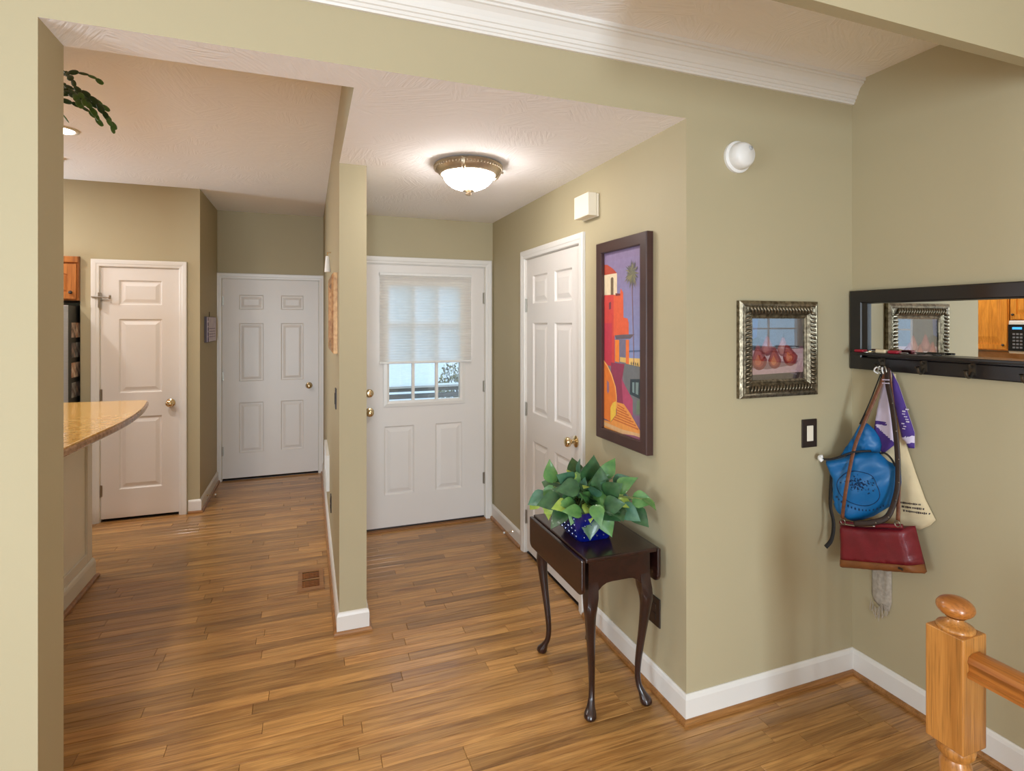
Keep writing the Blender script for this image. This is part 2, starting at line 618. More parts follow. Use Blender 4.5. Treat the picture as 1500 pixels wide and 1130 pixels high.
baseboard('baseboard_center', (-3.4, YA), (XJ, YA), (0, -1), None, m1=-1)


# ================================================================== DOORS
def door_set(name, label, face, u0, u1, ztop, panels, mapf, hinges, knob, knob_z, holes_extra=(), back=0.025, thick=0.038,
             dark_sweep=False, wall_t=0.12):
    """mapf(u, w, z) -> world, w points out of the wall face into the room."""
    r = thing(name, None, None, mapf((u0 + u1) / 2, 0, 0))
    struct(r, label)
    zb = 0.022

    def bx(mb, a0, a1, w0, w1, z0, z1, mi=0):
        p, q = mapf(a0, w0, z0), mapf(a1, w1, z1)
        return mb.box(min(p[0], q[0]), max(p[0], q[0]), min(p[1], q[1]), max(p[1], q[1]), z0, z1, mi)
    # slab: stiles and rails around the openings
    g = 0.004
    a0, a1 = u0 + g, u1 - g
    wf, wb = -back + thick * 0.5, -back - thick * 0.5
    holes = list(panels) + list(holes_extra)
    xs = sorted({a0, a1} | {h[0] for h in holes} | {h[1] for h in holes})
    zs = sorted({zb, ztop - g} | {h[2] for h in holes} | {h[3] for h in holes})
    inh = lambda x, z: any(h[0] < x < h[1] and h[2] < z < h[3] for h in holes)
    mb = MB()
    nx, nz = len(xs) - 1, len(zs) - 1
    solid = lambda i, k: 0 <= i < nx and 0 <= k < nz and not inh((xs[i] + xs[i + 1]) / 2, (zs[k] + zs[k + 1]) / 2)
    for i in range(nx):
        for k in range(nz):
            if not solid(i, k):
                continue
            x0, x1, z0, z1 = xs[i], xs[i + 1], zs[k], zs[k + 1]
            for w_ in (wf, wb):
                mb.quad(mapf(x0, w_, z0), mapf(x1, w_, z0), mapf(x1, w_, z1), mapf(x0, w_, z1))
            for di, dk, e0, e1 in ((-1, 0, (x0, z0), (x0, z1)), (1, 0, (x1, z0), (x1, z1)), (0, -1, (x0, z0), (x1, z0)), (0, 1, (x0, z1), (x1, z1))):
                if not solid(i + di, k + dk):
                    mb.quad(mapf(e0[0], wf, e0[1]), mapf(e1[0], wf, e1[1]), mapf(e1[0], wb, e1[1]), mapf(e0[0], wb, e0[1]))
    slab = mb.build('slab', DOORP, r)
    for (p0, p1, q0, q1) in panels:
        pb = MB()
        rg = []
        for ins, dep in ((0, 0), (0.010, -0.010), (0.020, -0.010), (0.046, -0.002), (0.0461, -0.002)):
            rg.append([mapf(p0 + ins, wf + dep, q0 + ins), mapf(p1 - ins, wf + dep, q0 + ins), mapf(p1 - ins, wf + dep, q1 - ins), mapf(p0 + ins, wf + dep, q1 - ins)])
        pb.rings(rg, cap0=False)
        pb.build('panel', DOORP, slab)
    # jamb and casing
    jb = MB()
    for e0, e1 in ((u0 - 0.002, u0 + g - 0.001), (u1 - g + 0.001, u1 + 0.002)):
        bx(jb, e0, e1, -wall_t, -0.001, 0, ztop)
    bx(jb, u0, u1, -wall_t, -0.001, ztop - 0.003, ztop + 0.004)
    jb.build('jamb', TRIM, r)
    cp = [(0.002, 0.0), (0.002, 0.011), (0.006, 0.014), (0.022, 0.016), (0.026, 0.019), (0.044, 0.021), (0.054, 0.021), (0.058, 0.016), (0.058, 0.0)]
    rg = [[mapf(u0 - a, b, 0.0) for a, b in cp], [mapf(u0 - a, b, ztop + a) for a, b in cp],
          [mapf(u1 + a, b, ztop + a) for a, b in cp], [mapf(u1 + a, b, 0.0) for a, b in cp]]
    MB().rings(rg).build('casing', TRIM, r)
    # hinges
    for hu, hz in hinges:
        hb = MB()
        bx(hb, hu - 0.012, hu + 0.012, wf - 0.002, wf + 0.003, hz - 0.045, hz + 0.045)
        ax = mapf(hu, wf + 0.006, hz - 0.047)
        hb.lathe([(0.005, 0), (0.005, 0.094)], ax, 10)
        hb.build('hinge', NICKEL, r, smooth=True, autosm=40)
    # knob with rosette
    if knob is not None:
        axis = '-y' if abs(mapf(0, 1, 0)[1] - mapf(0, 0, 0)[1]) > 0.5 else '-x'
        for kz, pr in knob_z:
            c = mapf(knob, wf, kz)
            kb = MB().lathe(pr, c, 20, axis).build('knob', BRASS, r, smooth=True, autosm=50)
    if dark_sweep:
        bx(MB(), a0, a1, wb, wf + 0.004, 0.003, 0.024).build('door_sweep', BRONZE, r)
    else:
        bx(MB(), u0, u1, wb, wf, 0.0005, 0.006).build('threshold', BRONZE, r)
    return r


KNOB = [(0.0, -0.002), (0.034, 0.0), (0.034, 0.005), (0.026, 0.010), (0.014, 0.014), (0.012, 0.030), (0.018, 0.036), (0.027, 0.044),
        (0.029, 0.055), (0.025, 0.065), (0.014, 0.070), (0.0, 0.071)]
BOLT = [(0.0, -0.002), (0.032, 0.0), (0.032, 0.008), (0.027, 0.014), (0.020, 0.017), (0.012, 0.018), (0.0, 0.018)]

# pantry door: four stacked single panels visible as three
d1 = door_set('door_1', 'narrow white pantry door with a single column of raised panels', None, PD0, PD1, 2.05,
              [(-1.437, -1.137, 1.745, 1.945), (-1.437, -1.137, 1.03, 1.63), (-1.437, -1.137, 0.25, 0.835)],
              lambda u, w_, z: (u, YPAN - w_, z), [(PD0 + 0.002, 1.02), (PD0 + 0.002, 0.25)], PD1 - 0.062, [(0.935, KNOB)], wall_t=0.1)
# swing-bar latch high on the pantry door
lb = MB().box(PD0 - 0.006, PD0 + 0.010, YPAN - 0.03, YPAN - 0.004, 1.72, 1.84)
lb.tube([(PD0 - 0.05, YPAN - 0.03, 1.806), (PD0 + 0.08, YPAN - 0.03, 1.80)], 0.0055, 8)
lb.tube([(PD0 + 0.075, YPAN - 0.03, 1.79), (PD0 + 0.075, YPAN - 0.03, 1.82)], 0.008, 8)
lb.build('bar_latch', NICKEL, d1)
C1, C2 = (-0.664, -0.435), (-0.270, -0.050)
rows = [(1.735, 1.885), (1.0, 1.595), (0.27, 0.785)]
door_set('door_2', 'white six panel door at the far end of the hall', None, GD0, GD1, 2.045,
         [(c[0], c[1], r_[0], r_[1]) for c in (C1, C2) for r_ in rows], lambda u, w_, z: (u, YH - w_, z),
         [(GD0 + 0.002, 1.82), (GD0 + 0.002, 1.06), (GD0 + 0.002, 0.3)], GD1 - 0.095, [(0.935, KNOB)])
m_ = (CD0 + CD1) / 2
rows3 = [(1.73, 1.92), (0.99, 1.60), (0.26, 0.80)]
door_set('door_3', 'white six panel closet door beside the tall painting', None, CD0, CD1, 2.04,
         [(c0, c1, r_[0], r_[1]) for c0, c1 in ((CD0 + 0.115, m_ - 0.055), (m_ + 0.055, CD1 - 0.115)) for r_ in rows3],
         lambda u, w_, z: (XF - w_, u, z), [(CD1 - 0.002, 1.72), (CD1 - 0.002, 1.0), (CD1 - 0.002, 0.25)], CD0 + 0.065, [(0.925, KNOB)])
# front door, half glazed
LX0, LX1, LZ0, LZ1 = 0.552, 1.172, 0.965, 1.915
fd = door_set('door_4', 'white front door with a nine pane window over two raised panels', None, FD0, FD1, 2.05,
              [(0.545, 0.775, 0.27, 0.80), (0.944, 1.162, 0.27, 0.80)], lambda u, w_, z: (u, YF - w_, z),
              [(FD1 - 0.002, 1.80), (FD1 - 0.002, 1.08), (FD1 - 0.002, 0.33)], FD0 + 0.062, [(0.918, KNOB), (1.062, BOLT)],
              holes_extra=[(LX0, LX1, LZ0, LZ1)], dark_sweep=True)
YD = YF + 0.025 - 0.019
lf = MB()
fr = [(-0.012, 0.0), (-0.012, -0.012), (0.012, -0.016), (0.030, -0.008), (0.030, 0.04), (-0.001, 0.04), (-0.001, 0.0)]
cs = [(LX0, LZ0, 1, 1), (LX1, LZ0, -1, 1), (LX1, LZ1, -1, -1), (LX0, LZ1, 1, -1)]
rg = [[(cx + sx * a, YD + b, cz + sz * a) for a, b in fr] for cx, cz, sx, sz in cs]
lf.rings(rg + [rg[0]], False, False)
lite = lf.build('window_frame', TRIM, fd)
gx0, gx1, gz0, gz1 = LX0 + 0.03, LX1 - 0.03, LZ0 + 0.03, LZ1 - 0.03
for k in (1, 2):
    c = gx0 + (gx1 - gx0) * k / 3
    MB().box(c - 0.011, c + 0.011, YD + 0.002, YD + 0.03, gz0, gz1).build('glazing_bar', TRIM, lite)
    c = gz0 + (gz1 - gz0) * k / 3
    MB().box(gx0, gx1, YD + 0.003, YD + 0.029, c - 0.011, c + 0.011).build('glazing_bar', TRIM, lite)
for i in range(3):
    for k in range(3):
        a, b = gx0 + (gx1 - gx0) * i / 3, gx0 + (gx1 - gx0) * (i + 1) / 3
        c, d = gz0 + (gz1 - gz0) * k / 3, gz0 + (gz1 - gz0) * (k + 1) / 3
        MB().box(a + .010, b - .010, YD + 0.014, YD + 0.018, c + .010, d - .010).build('pane', GLASS, lite)
MB().box(FD0, FD1, YF - 0.035, YF + 0.11, 0.0005, 0.012).build('oak_sill', OAK, fd)

# ================================================================== FRONT DOOR SHADE AND OUTDOORS
def shade_mat():
    m = bpy.data.materials.new('pleated_shade_fabric')
    m.use_nodes = True
    N, L = m.node_tree.nodes, m.node_tree.links
    N.remove(N['Principled BSDF'])
    df, tl, mx = N.new('ShaderNodeBsdfDiffuse'), N.new('ShaderNodeBsdfTranslucent'), N.new('ShaderNodeMixShader')
    nz = N.new('ShaderNodeTexNoise')
    nz.inputs['Scale'].default_value = 90
    tc = N.new('ShaderNodeTexCoord')
    L.new(tc.outputs['Object'], nz.inputs['Vector'])
    rp = N.new('ShaderNodeValToRGB')
    rp.color_ramp.elements[0].color = lin((252, 251, 249))
    rp.color_ramp.elements[1].color = lin((253, 252, 250))
    L.new(nz.outputs['Fac'], rp.inputs[0])
    L.new(rp.outputs[0], df.inputs[0])
    L.new(rp.outputs[0], tl.inputs[0])
    mx.inputs[0].default_value = 0.75
    L.new(df.outputs[0], mx.inputs[1])
    L.new(tl.outputs[0], mx.inputs[2])
    L.new(mx.outputs[0], N['Material Output'].inputs[0])
    return m


SHADE = shade_mat()
sx0, sx1, sz0, sz1 = 0.508, 1.232, 1.285, 1.985
sh = thing('pleated_shade', 'translucent white pleated shade pulled halfway down the front door window', 'window shade', (0.87, YF, sz0))
n = 32
ring = []
for k in range(n * 2 + 1):
    z = sz1 - 0.02 - (sz1 - 0.02 - sz0 - 0.015) * k / (n * 2)
    ring.append([(sx0, YD - 0.018 - (0.0035 if k % 2 else 0), z), (sx1, YD - 0.018 - (0.0035 if k % 2 else 0), z)])
MB().rings(ring, False, False, closed=False).build('pleated_fabric', SHADE, sh)
MB().box(sx0 - .002, sx1 + .002, YD - 0.032, YD - 0.0005, sz1 - 0.022, sz1).build('head_rail', PLAST, sh, bevel=0.003)
MB().box(sx0 - .002, sx1 + .002, YD - 0.032, YD - 0.012, sz0, sz0 + 0.016).build('bottom_rail', PLAST, sh, bevel=0.003)

DECK = mat('grey_weathered_deck', (150, 150, 150), 0.8, var=0.12, vscale=5, stretch=(1, 8, 8))
SNOWY = mat('pale_concrete', (226, 226, 224), 0.9, var=0.05)
g = MB().box(-14, 16, YF + 0.14, 30, -0.6, -0.16).build('ground_outside', SNOWY)
struct(g, 'pale ground outside the front door')
pr = thing('porch_railing', 'grey porch railing of horizontal boards outside the front door', 'railing', (1.4, 6.6, -0.16))
for z0, z1 in ((0.50, 0.56), (0.59, 0.655), (0.69, 0.745), (0.775, 0.815)):
    MB().box(-0.6, 3.2, 6.58, 6.62, z0, z1).build('rail_board', DECK, pr)
for x_ in (-0.6, 0.66, 1.93, 3.2):
    MB().box(x_ - .045, x_ + .045, 6.63, 6.72, -0.16, 0.80).build('post', DECK, pr)
MB().box(-0.7, 3.3, 6.55, 6.75, 0.82, 0.845).build('cap_board', SNOWY, pr)
BUSH = mat('bush_leaf', (120, 118, 92), 0.7, rgb2=(176, 170, 140), vscale=14)
random.seed(5)
bt = thing('bare_shrub', 'grey green shrub seen through the lower right front door pane', 'shrub', (2.22, 8.2, -0.16))
lv = MB()
for k in range(1500):
    a, rr = random.uniform(0, 2 * PI), random.random() ** 0.5
    c = Vector((2.22 + 0.42 * rr * math.cos(a), 8.2 + 0.6 * rr * math.sin(a), 0.15 + 1.05 * random.random() * (1.25 - rr * 0.75)))
    d1_, d2_ = Vector((random.gauss(0, 1), random.gauss(0, 1), random.gauss(0, 1))).normalized(), Vector((random.gauss(0, 1), random.gauss(0, 1), random.gauss(0, 1))).normalized()
    s_ = random.uniform(0.02, 0.045)
    lv.quad(c - d1_ * s_, c + d2_ * s_ * .5, c + d1_ * s_, c - d2_ * s_ * .5)
lo_ = lv.build('foliage', BUSH, bt)
lo_['kind'] = 'stuff'
for k in range(7):
    a = random.uniform(0, 2 * PI)
    MB().tube([(2.22, 8.2, -0.16), (2.22 + .25 * math.cos(a), 8.2 + .2 * math.sin(a), 0.45), (2.22 + .6 * math.cos(a), 8.2 + .4 * math.sin(a), 0.95)],
              [0.018, 0.012, 0.004], 6).build('branch', DECK, bt)

# ================================================================== FOYER CEILING LIGHT
LAMPG = mat('lit_alabaster_glass', (250, 246, 236), 0.4, emit=(255, 250, 246), strength=36.0)
LAMPG2 = mat('added_fill_lamp_glass', (250, 246, 236), 0.4, emit=(255, 250, 246), strength=25.0)  # glow of the added fill lamp behind the viewer
PEWTER = mat('brushed_pewter', (186, 170, 146), 0.35, 0.85, var=0.08, vscale=30)


def flush_light(name, label, c, zc, glow):
    r = thing(name, label, 'ceiling light', (c[0], c[1], zc))
    x_, y_ = c
    pan = MB().lathe([(0.0, zc - 0.0005), (0.150, zc - 0.0005), (0.172, zc - 0.006), (0.178, zc - 0.016), (0.170, zc - 0.024), (0.166, zc - 0.034),
                      (0.150, zc - 0.052), (0.140, zc - 0.058), (0.134, zc - 0.052), (0.0, zc - 0.03)], (x_, y_, 0), 40)
    pan = pan.build('pan', PEWTER, r, smooth=True, autosm=35)
    # beaded rope around the rim
    for k in range(60):
        a = 2 * PI * k / 60
        MB().lathe([(0.0, -0.006), (0.0045, -0.003), (0.0045, 0.003), (0.0, 0.006)], (x_ + 0.173 * math.cos(a), y_ + 0.173 * math.sin(a), zc - 0.028), 6).build('bead', PEWTER, pan)
    for k in range(3):
        a = 2 * PI * k / 3 + 0.1
        dx, dy = math.cos(a), math.sin(a)
        cl = MB().tube([(x_ + 0.165 * dx, y_ + 0.165 * dy, zc - 0.012), (x_ + 0.178 * dx, y_ + 0.178 * dy, zc - 0.022),
                        (x_ + 0.160 * dx, y_ + 0.160 * dy, zc - 0.055), (x_ + 0.146 * dx, y_ + 0.146 * dy, zc - 0.066)], [0.010, 0.012, 0.008, 0.006], 8)
        cl.tube([(x_ + 0.178 * dx, y_ + 0.178 * dy, zc - 0.02), (x_ + 0.198 * dx, y_ + 0.198 * dy, zc - 0.022)], [0.004, 0.006], 8)
        cl.build('clip', PEWTER, r, smooth=True)
    pr_ = [(0.132 * math.cos(t), zc - 0.052 - 0.085 * math.sin(t)) for t in [i * PI / 2 / 10 for i in range(11)]]
    MB().lathe([(max(a, 0.0), b) for a, b in pr_], (x_, y_, 0), 36).build('glass_bowl', glow, r, smooth=True)
    MB().lathe([(0.0, zc - 0.132), (0.030, zc - 0.134), (0.030, zc - 0.139), (0.014, zc - 0.145), (0.012, zc - 0.150), (0.018, zc - 0.154), (0.012, zc - 0.162), (0.0, zc - 0.163)],
               (x_, y_, 0), 20).build('finial', PEWTER, r, smooth=True, autosm=40)
    return r


flush_light('flush_ceiling_light', 'lit alabaster bowl ceiling light with pewter rim in the foyer', (0.775, 2.74), ZS, LAMPG)
flush_light('flush_ceiling_light', 'added alabaster bowl fill light on the near room ceiling, unseen behind the viewer', (-0.6, -1.3), ZC, LAMPG2)  # invented fixture, added as ambient fill

# recessed kitchen lights: first one seen, the others added as unseen fill
CANL = mat('lit_lamp_face', (255, 255, 250), 0.4, emit=(255, 244, 224), strength=14.0)
for k, (x_, y_, lab) in enumerate([(-1.36, 3.92, 'lit recessed ceiling light below the hanging cactus'),
                                   (-1.95, 3.1, 'added recessed light filling the kitchen, unseen beside the cactus pot'),
                                   (-0.30, 5.2, 'lit recessed ceiling light over the hall floor'),
                                   (-2.45, 4.55, 'added recessed light filling the kitchen, unseen near the refrigerator')]):
    if k == 2:
        continue
    r = thing('recessed_light', lab, 'ceiling light', (x_, y_, ZK), 'recessed kitchen lights')
    MB().lathe([(0.068, ZK - 0.0005), (0.092, ZK - 0.0005), (0.092, ZK - 0.005), (0.076, ZK - 0.010), (0.068, ZK - 0.004)], (x_, y_, 0), 28, cap=False).build('trim_ring', PLAST, r, smooth=True)
    MB().lathe([(0.0, ZK - 0.001), (0.070, ZK - 0.001), (0.066, ZK - 0.007), (0.045, ZK - 0.014), (0.0, ZK - 0.017)], (x_, y_, 0), 24).build('lamp_face', CANL, r, smooth=True)
    d = bpy.data.lights.new('recessed_lamp', 'AREA')
    d.shape = 'DISK'
    d.size = 0.13
    d.energy = 10
    d.color = (1.0, 0.97, 0.93)
    lo = bpy.data.objects.new('recessed_lamp', d)
    COL.objects.link(lo)
    lo.parent = r
    lo.location = (0, 0, -0.022)

# small white ceiling sensor near the kitchen light
x_, y_ = -1.62, 4.62
tag(MB().lathe([(0.0, ZK), (0.04, ZK), (0.04, ZK - 0.016), (0.028, ZK - 0.026), (0.0, ZK - 0.034)], (x_, y_, 0), 20).build('ceiling_sensor', PLAST, smooth=True, autosm=40),
    'small white round sensor on the kitchen ceiling', 'sensor')

# ================================================================== CONSOLE TABLE
TT = 0.662
ct = thing('drop_leaf_console_table', 'small dark mahogany drop leaf table with cabriole legs against the foyer wall', 'table', (1.195, 2.205, 0))
TX0, TX1, TY0, TY1 = 1.030, 1.362, 1.935, 2.480
MB().box(TX0, TX1, TY0, TY1, TT - 0.018, TT).build('table_top', MAHOG, ct, bevel=0.005, seg=3)
for x0, x1 in ((TX0 - 0.020, TX0 - 0.003), (TX1 + 0.003, TX1 + 0.020)):
    z1, z0 = TT - 0.006, TT - 0.148
    rr = 0.03
    pts = [(TY0, z1)]
    for k in range(6):
        a = PI / 2 * k / 5
        pts.append((TY0 + rr - rr * math.cos(a), z0 + rr - rr * math.sin(a)))
    for k in range(6):
        a = PI / 2 * k / 5
        pts.append((TY1 - rr + rr * math.sin(a), z0 + rr - rr * math.cos(a)))
    pts.append((TY1, z1))
    MB().rings([[(x0, a, b) for a, b in pts], [(x1, a, b) for a, b in pts]]).build('drop_leaf', MAHOG, ct, bevel=0.004)
AX0, AX1, AY0, AY1 = 1.052, 1.340, 1.955, 2.460
for x_ in (AX0, AX1 - 0.018):
    MB().box(x_, x_ + 0.018, AY0 + 0.02, AY1 - 0.02, TT - 0.128, TT - 0.018).build('side_apron', MAHOG, ct)
for y_ in (AY0, AY1 - 0.02):
    # end apron with an arched lower edge that runs into the knees
    top = TT - 0.018
    N_ = 14
    up = [(AX0 + (AX1 - AX0) * k / N_, top) for k in range(N_ + 1)]
    lw = []
    for k in range(N_ + 1):
        s_ = abs(k / N_ * 2 - 1)
        lw.append((AX0 + (AX1 - AX0) * k / N_, top - 0.098 - 0.10 * max(0, (s_ - 0.30) / 0.70) ** 2.2))
    a_ = MB()
    for k in range(N_):
        p = [(up[k][0], up[k][1]), (up[k + 1][0], up[k + 1][1]), (lw[k + 1][0], lw[k + 1][1]), (lw[k][0], lw[k][1])]
        for yy in (y_, y_ + 0.02):
            a_.quad(*[(q[0], yy, q[1]) for q in p])
        a_.quad((p[3][0], y_, p[3][1]), (p[2][0], y_, p[2][1]), (p[2][0], y_ + .02, p[2][1]), (p[3][0], y_ + .02, p[3][1]))
    a_.build('end_apron', MAHOG, ct)
for sx in (0, 1):
    for sy in (0, 1):
        ox, oy = (-1, 1)[sx], (-1, 1)[sy]
        bx_, by_ = (AX0 + 0.022, AX1 - 0.022)[sx], (AY0 + 0.022, AY1 - 0.022)[sy]
        prof_ = [(0.0, TT - 0.019, 0.021), (0.0, TT - 0.11, 0.023), (0.006, TT - 0.17, 0.028), (0.012, TT - 0.215, 0.027), (0.009, TT - 0.27, 0.0225),
                 (0.000, TT - 0.36, 0.0175), (-0.011, TT - 0.46, 0.0145), (-0.016, 0.125, 0.0125), (-0.012, 0.075, 0.0125), (0.000, 0.045, 0.0165), (0.010, 0.025, 0.0245),
                 (0.013, 0.012, 0.0255), (0.011, 0.0015, 0.019)]
        path = smoothpath([(bx_ + ox * d * 0.8, by_ + oy * d * 1.0, z) for d, z, _ in prof_], 4)
        rs = []
        for i in range(len(prof_) - 1):
            for k in range(4):
                t = k / 4
                rs.append(prof_[i][2] * (1 - t) + prof_[i + 1][2] * t)
        rs.append(prof_[-1][2])
        lg = MB()
        rgs = []
        for p, r_ in zip(path, rs):
            sq = min(1, max(0, (p.z - 0.42) / 0.12))          # squarer at the knee, round below
            ring = []
            for k in range(16):
                a = 2 * PI * k / 16
                e = 1 / max(abs(math.cos(a)), abs(math.sin(a))) * 0.96
                f_ = 1 * (1 - sq) + e * sq
                ring.append((p.x + r_ * f_ * math.cos(a), p.y + r_ * f_ * math.sin(a), p.z))
            rgs.append(ring)
        lg.rings(rgs).build('leg', MAHOG, ct, smooth=True, autosm=50)

# ------------------------------------------------------------------ planter and leaves
COBALT = mat('cobalt_glass', (8, 22, 112), 0.14, spec=0.5, coat=0.25, rgb2=(4, 10, 60), vscale=9)
vp = thing('potted_plant', 'bushy green leafy plant in a studded cobalt blue glass planter', 'plant', (1.160, 2.175, TT))
VC = Vector((1.160, 2.175, TT))


def sqring(hw, hl, z, rr=0.03, n=6):
    ring = []
    for cx, cy, a0 in ((1, 1, 0), (-1, 1, PI / 2), (-1, -1, PI), (1, -1, 3 * PI / 2)):
        for k in range(n):
            a = a0 + PI / 2 * k / (n - 1)
            ring.append((VC.x + cx * (hw - rr) + rr * math.cos(a), VC.y + cy * (hl - rr) + rr * math.sin(a), z))
    return ring


pot = MB().rings([sqring(.078, .084, TT + .001), sqring(.086, .092, TT + .02), sqring(.095, .102, TT + .075), sqring(.100, .107, TT + .128),
                  sqring(.093, .100, TT + .128), sqring(.088, .094, TT + .08), sqring(.08, .085, TT + .05)]).build('glass_planter', COBALT, vp, smooth=True, autosm=40)
dm = bpy.data.meshes.new('stud')
bm = bmesh.new()
bmesh.ops.create_icosphere(bm, subdivisions=1, radius=0.0065)
bm.to_mesh(dm)
bm.free()
dm.materials.append(COBALT)


def inst(name, me, parent, wpos, rot=None, scale=1.0):
    o = bpy.data.objects.new(name, me)
    COL.objects.link(o)
    o.parent = parent
    M = Matrix.Translation(Vector(wpos) - WPOS[parent])
    if rot is not None:
        M = M @ rot.to_4x4()
    o.matrix_basis = M @ Matrix.Diagonal((scale, scale, scale, 1)) if not isinstance(scale, tuple) else M @ Matrix.Diagonal((*scale, 1))
    WPOS[o] = Vector(wpos)
    return o


for zz, hw in ((.025, .0875), (.05, .091), (.075, .095), (.1, .0975)):
    for k in range(5):
        t = -0.062 + 0.031 * k
        inst('stud', dm, pot, (VC.x - hw, VC.y + t * 1.1, TT + zz))
        inst('stud', dm, pot, (VC.x + t, VC.y - hw * 1.07, TT + zz))
SOIL = mat('potting_soil', (48, 36, 28), 0.95, var=0.3, vscale=60, bump=0.6)
MB().rings([sqring(.079, .084, TT + .052), sqring(.089, .096, TT + .105)]).build('soil', SOIL, vp)

LG = [mat('leaf_green_dark', (34, 68, 38), 0.4, rgb2=(56, 94, 54), vscale=25, coat=0.15), mat('leaf_green_mid', (66, 112, 58), 0.4, rgb2=(96, 138, 72), vscale=25, coat=0.15),
      mat('leaf_green_light', (132, 158, 62), 0.45, rgb2=(164, 180, 88), vscale=25, coat=0.1), mat('leaf_blue_green', (54, 96, 74), 0.4, rgb2=(80, 120, 92), vscale=25, coat=0.15)]
STEM = mat('plant_stem', (110, 122, 62), 0.6, var=0.15)


def leaf_mesh(name, L_, W_, fold, curl, m):
    """Pointed heart-shaped leaf, folded along the midrib, base at the origin, tip along +Y, with thickness."""
    st = [(0.0, 0.10), (0.08, 0.62), (0.22, 0.96), (0.38, 1.0), (0.56, 0.80), (0.75, 0.48), (0.9, 0.18), (1.0, 0.0)]
    v, f = [], []
    for t, w_ in st:
        zc = -curl * t * t * L_
        for s_ in (-1, -0.5, 0, 0.5, 1):
            v.append((s_ * w_ * W_ / 2, t * L_ - (0.06 * L_ if (t < 0.1 and abs(s_) == 1) else 0), zc + abs(s_) * w_ * W_ / 2 * fold - (abs(s_) == 1) * 0.10 * w_ * W_ / 2))
    for i in range(len(st) - 1):
        for k in range(4):
            f.append((i * 5 + k, i * 5 + k + 1, (i + 1) * 5 + k + 1, (i + 1) * 5 + k))
    n0 = len(v)
    v += [(a, b, c - 0.0008) for a, b, c in v]
    f += [tuple(n0 + q for q in g_[::-1]) for g_ in f]
    me = bpy.data.meshes.new(name)
    me.from_pydata(v, [], f)
    me.materials.append(m)
    me.polygons.foreach_set('use_smooth', [True] * len(me.polygons))
    return me


LM = [leaf_mesh('leaf', 0.094, 0.082, 0.22, 0.25, LG[0]), leaf_mesh('leaf', 0.086, 0.074, 0.28, 0.35, LG[1]),
      leaf_mesh('leaf', 0.074, 0.066, 0.25, 0.45, LG[2]), leaf_mesh('leaf', 0.086, 0.070, 0.30, 0.2, LG[3]), leaf_mesh('leaf', 0.078, 0.062, 0.25, 0.5, LG[1])]


def leaf_rot(d, up):
    yv = Vector(d).normalized()
    xv = yv.cross(Vector(up)).normalized()
    zv = xv.cross(yv)
    return Matrix((xv, yv, zv)).transposed()


random.seed(21)
CEN = Vector((1.165, 2.18, TT + 0.12))
# (offset of the leaf base from the crown centre, pointing direction, mesh, scale)
hand = [((-0.16, 0.17, 0.00), (-0.5, 0.2, -0.5), 2, 1.0), ((-0.15, 0.12, 0.03), (-0.8, 0.3, -0.4), 3, 1.1), ((-0.14, 0.08, 0.02), (-0.5, -0.4, -0.7), 2, 1.1),
        ((-0.10, 0.14, 0.08), (-0.3, 0.2, 0.9), 1, 1.15), ((-0.12, 0.10, 0.07), (-0.5, -0.2, -0.7), 4, 1.1), ((-0.05, 0.05, 0.10), (-0.5, -0.3, 0.25), 3, 1.25),
        ((0.0, 0.05, 0.10), (-0.3, -0.1, 0.8), 3, 1.25), ((0.02, 0.02, 0.10), (0.1, -0.3, 0.8), 0, 1.3), ((0.03, -0.02, 0.08), (-0.2, -0.8, 0.3), 1, 1.1),
        ((-0.02, -0.06, 0.03), (-0.3, -0.8, -0.3), 2, 1.1), ((-0.03, -0.08, 0.02), (-0.2, -0.5, -0.8), 0, 1.35), ((0.02, -0.10, 0.0), (0.0, -0.6, -0.7), 1, 1.15),
        ((-0.07, -0.04, 0.02), (-0.6, -0.5, -0.6), 1, 0.95), ((0.06, -0.08, 0.06), (0.2, -0.9, 0.3), 1, 1.2), ((0.08, -0.12, 0.05), (0.5, -0.8, 0.1), 2, 1.0),
        ((0.09, -0.14, 0.03), (0.3, -0.9, -0.3), 3, 1.15), ((0.10, -0.10, 0.09), (0.2, -0.6, 0.7), 4, 1.2), ((0.08, -0.02, 0.13), (0.3, -0.2, 0.8), 4, 1.1),
        ((0.11, -0.05, 0.10), (0.4, -0.7, 0.5), 3, 1.0), ((0.13, -0.17, 0.07), (0.5, -0.9, 0.1), 1, 1.0), ((0.15, -0.22, 0.08), (0.35, -0.9, -0.15), 1, 0.75),
        ((0.13, -0.16, 0.02), (0.4, -0.8, -0.5), 0, 1.0), ((0.0, 0.10, 0.10), (0.1, 0.4, 0.7), 0, 1.1), ((0.06, 0.08, 0.08), (0.5, 0.4, 0.6), 0, 1.0)]
leaves = []
for off, d, mi, sc in hand:
    leaves.append((CEN + Vector(off), Vector(d), mi, sc))
for k in range(95):
    a = random.uniform(0, 2 * PI)
    e = random.uniform(-0.25, 1.25)
    d = Vector((math.cos(a) * math.cos(e), math.sin(a) * math.cos(e), math.sin(e)))
    rad = random.uniform(0.35, 0.95)
    p = CEN + Vector((d.x * 0.145, d.y * 0.185, 0.015 + d.z * 0.105)) * rad
    dd = (d + Vector((random.gauss(0, .4), random.gauss(0, .4), random.gauss(-.15, .4))))
    leaves.append((p, dd, random.choice([0, 0, 0, 1, 1, 2, 3, 4]), random.uniform(0.75, 1.15)))
for p, d, mi, sc in leaves:
    # keep clear of the wall
    d = d.normalized()
    tip = p + d * 0.085 * sc
    if tip.x > XF - 0.02:
        p = p - Vector((tip.x - XF + 0.02, 0, 0))
    up = Vector((random.gauss(-0.4, .5), random.gauss(-0.7, .5), 0.75))
    inst('leaf', LM[mi], vp, p, leaf_rot(d, up), sc)
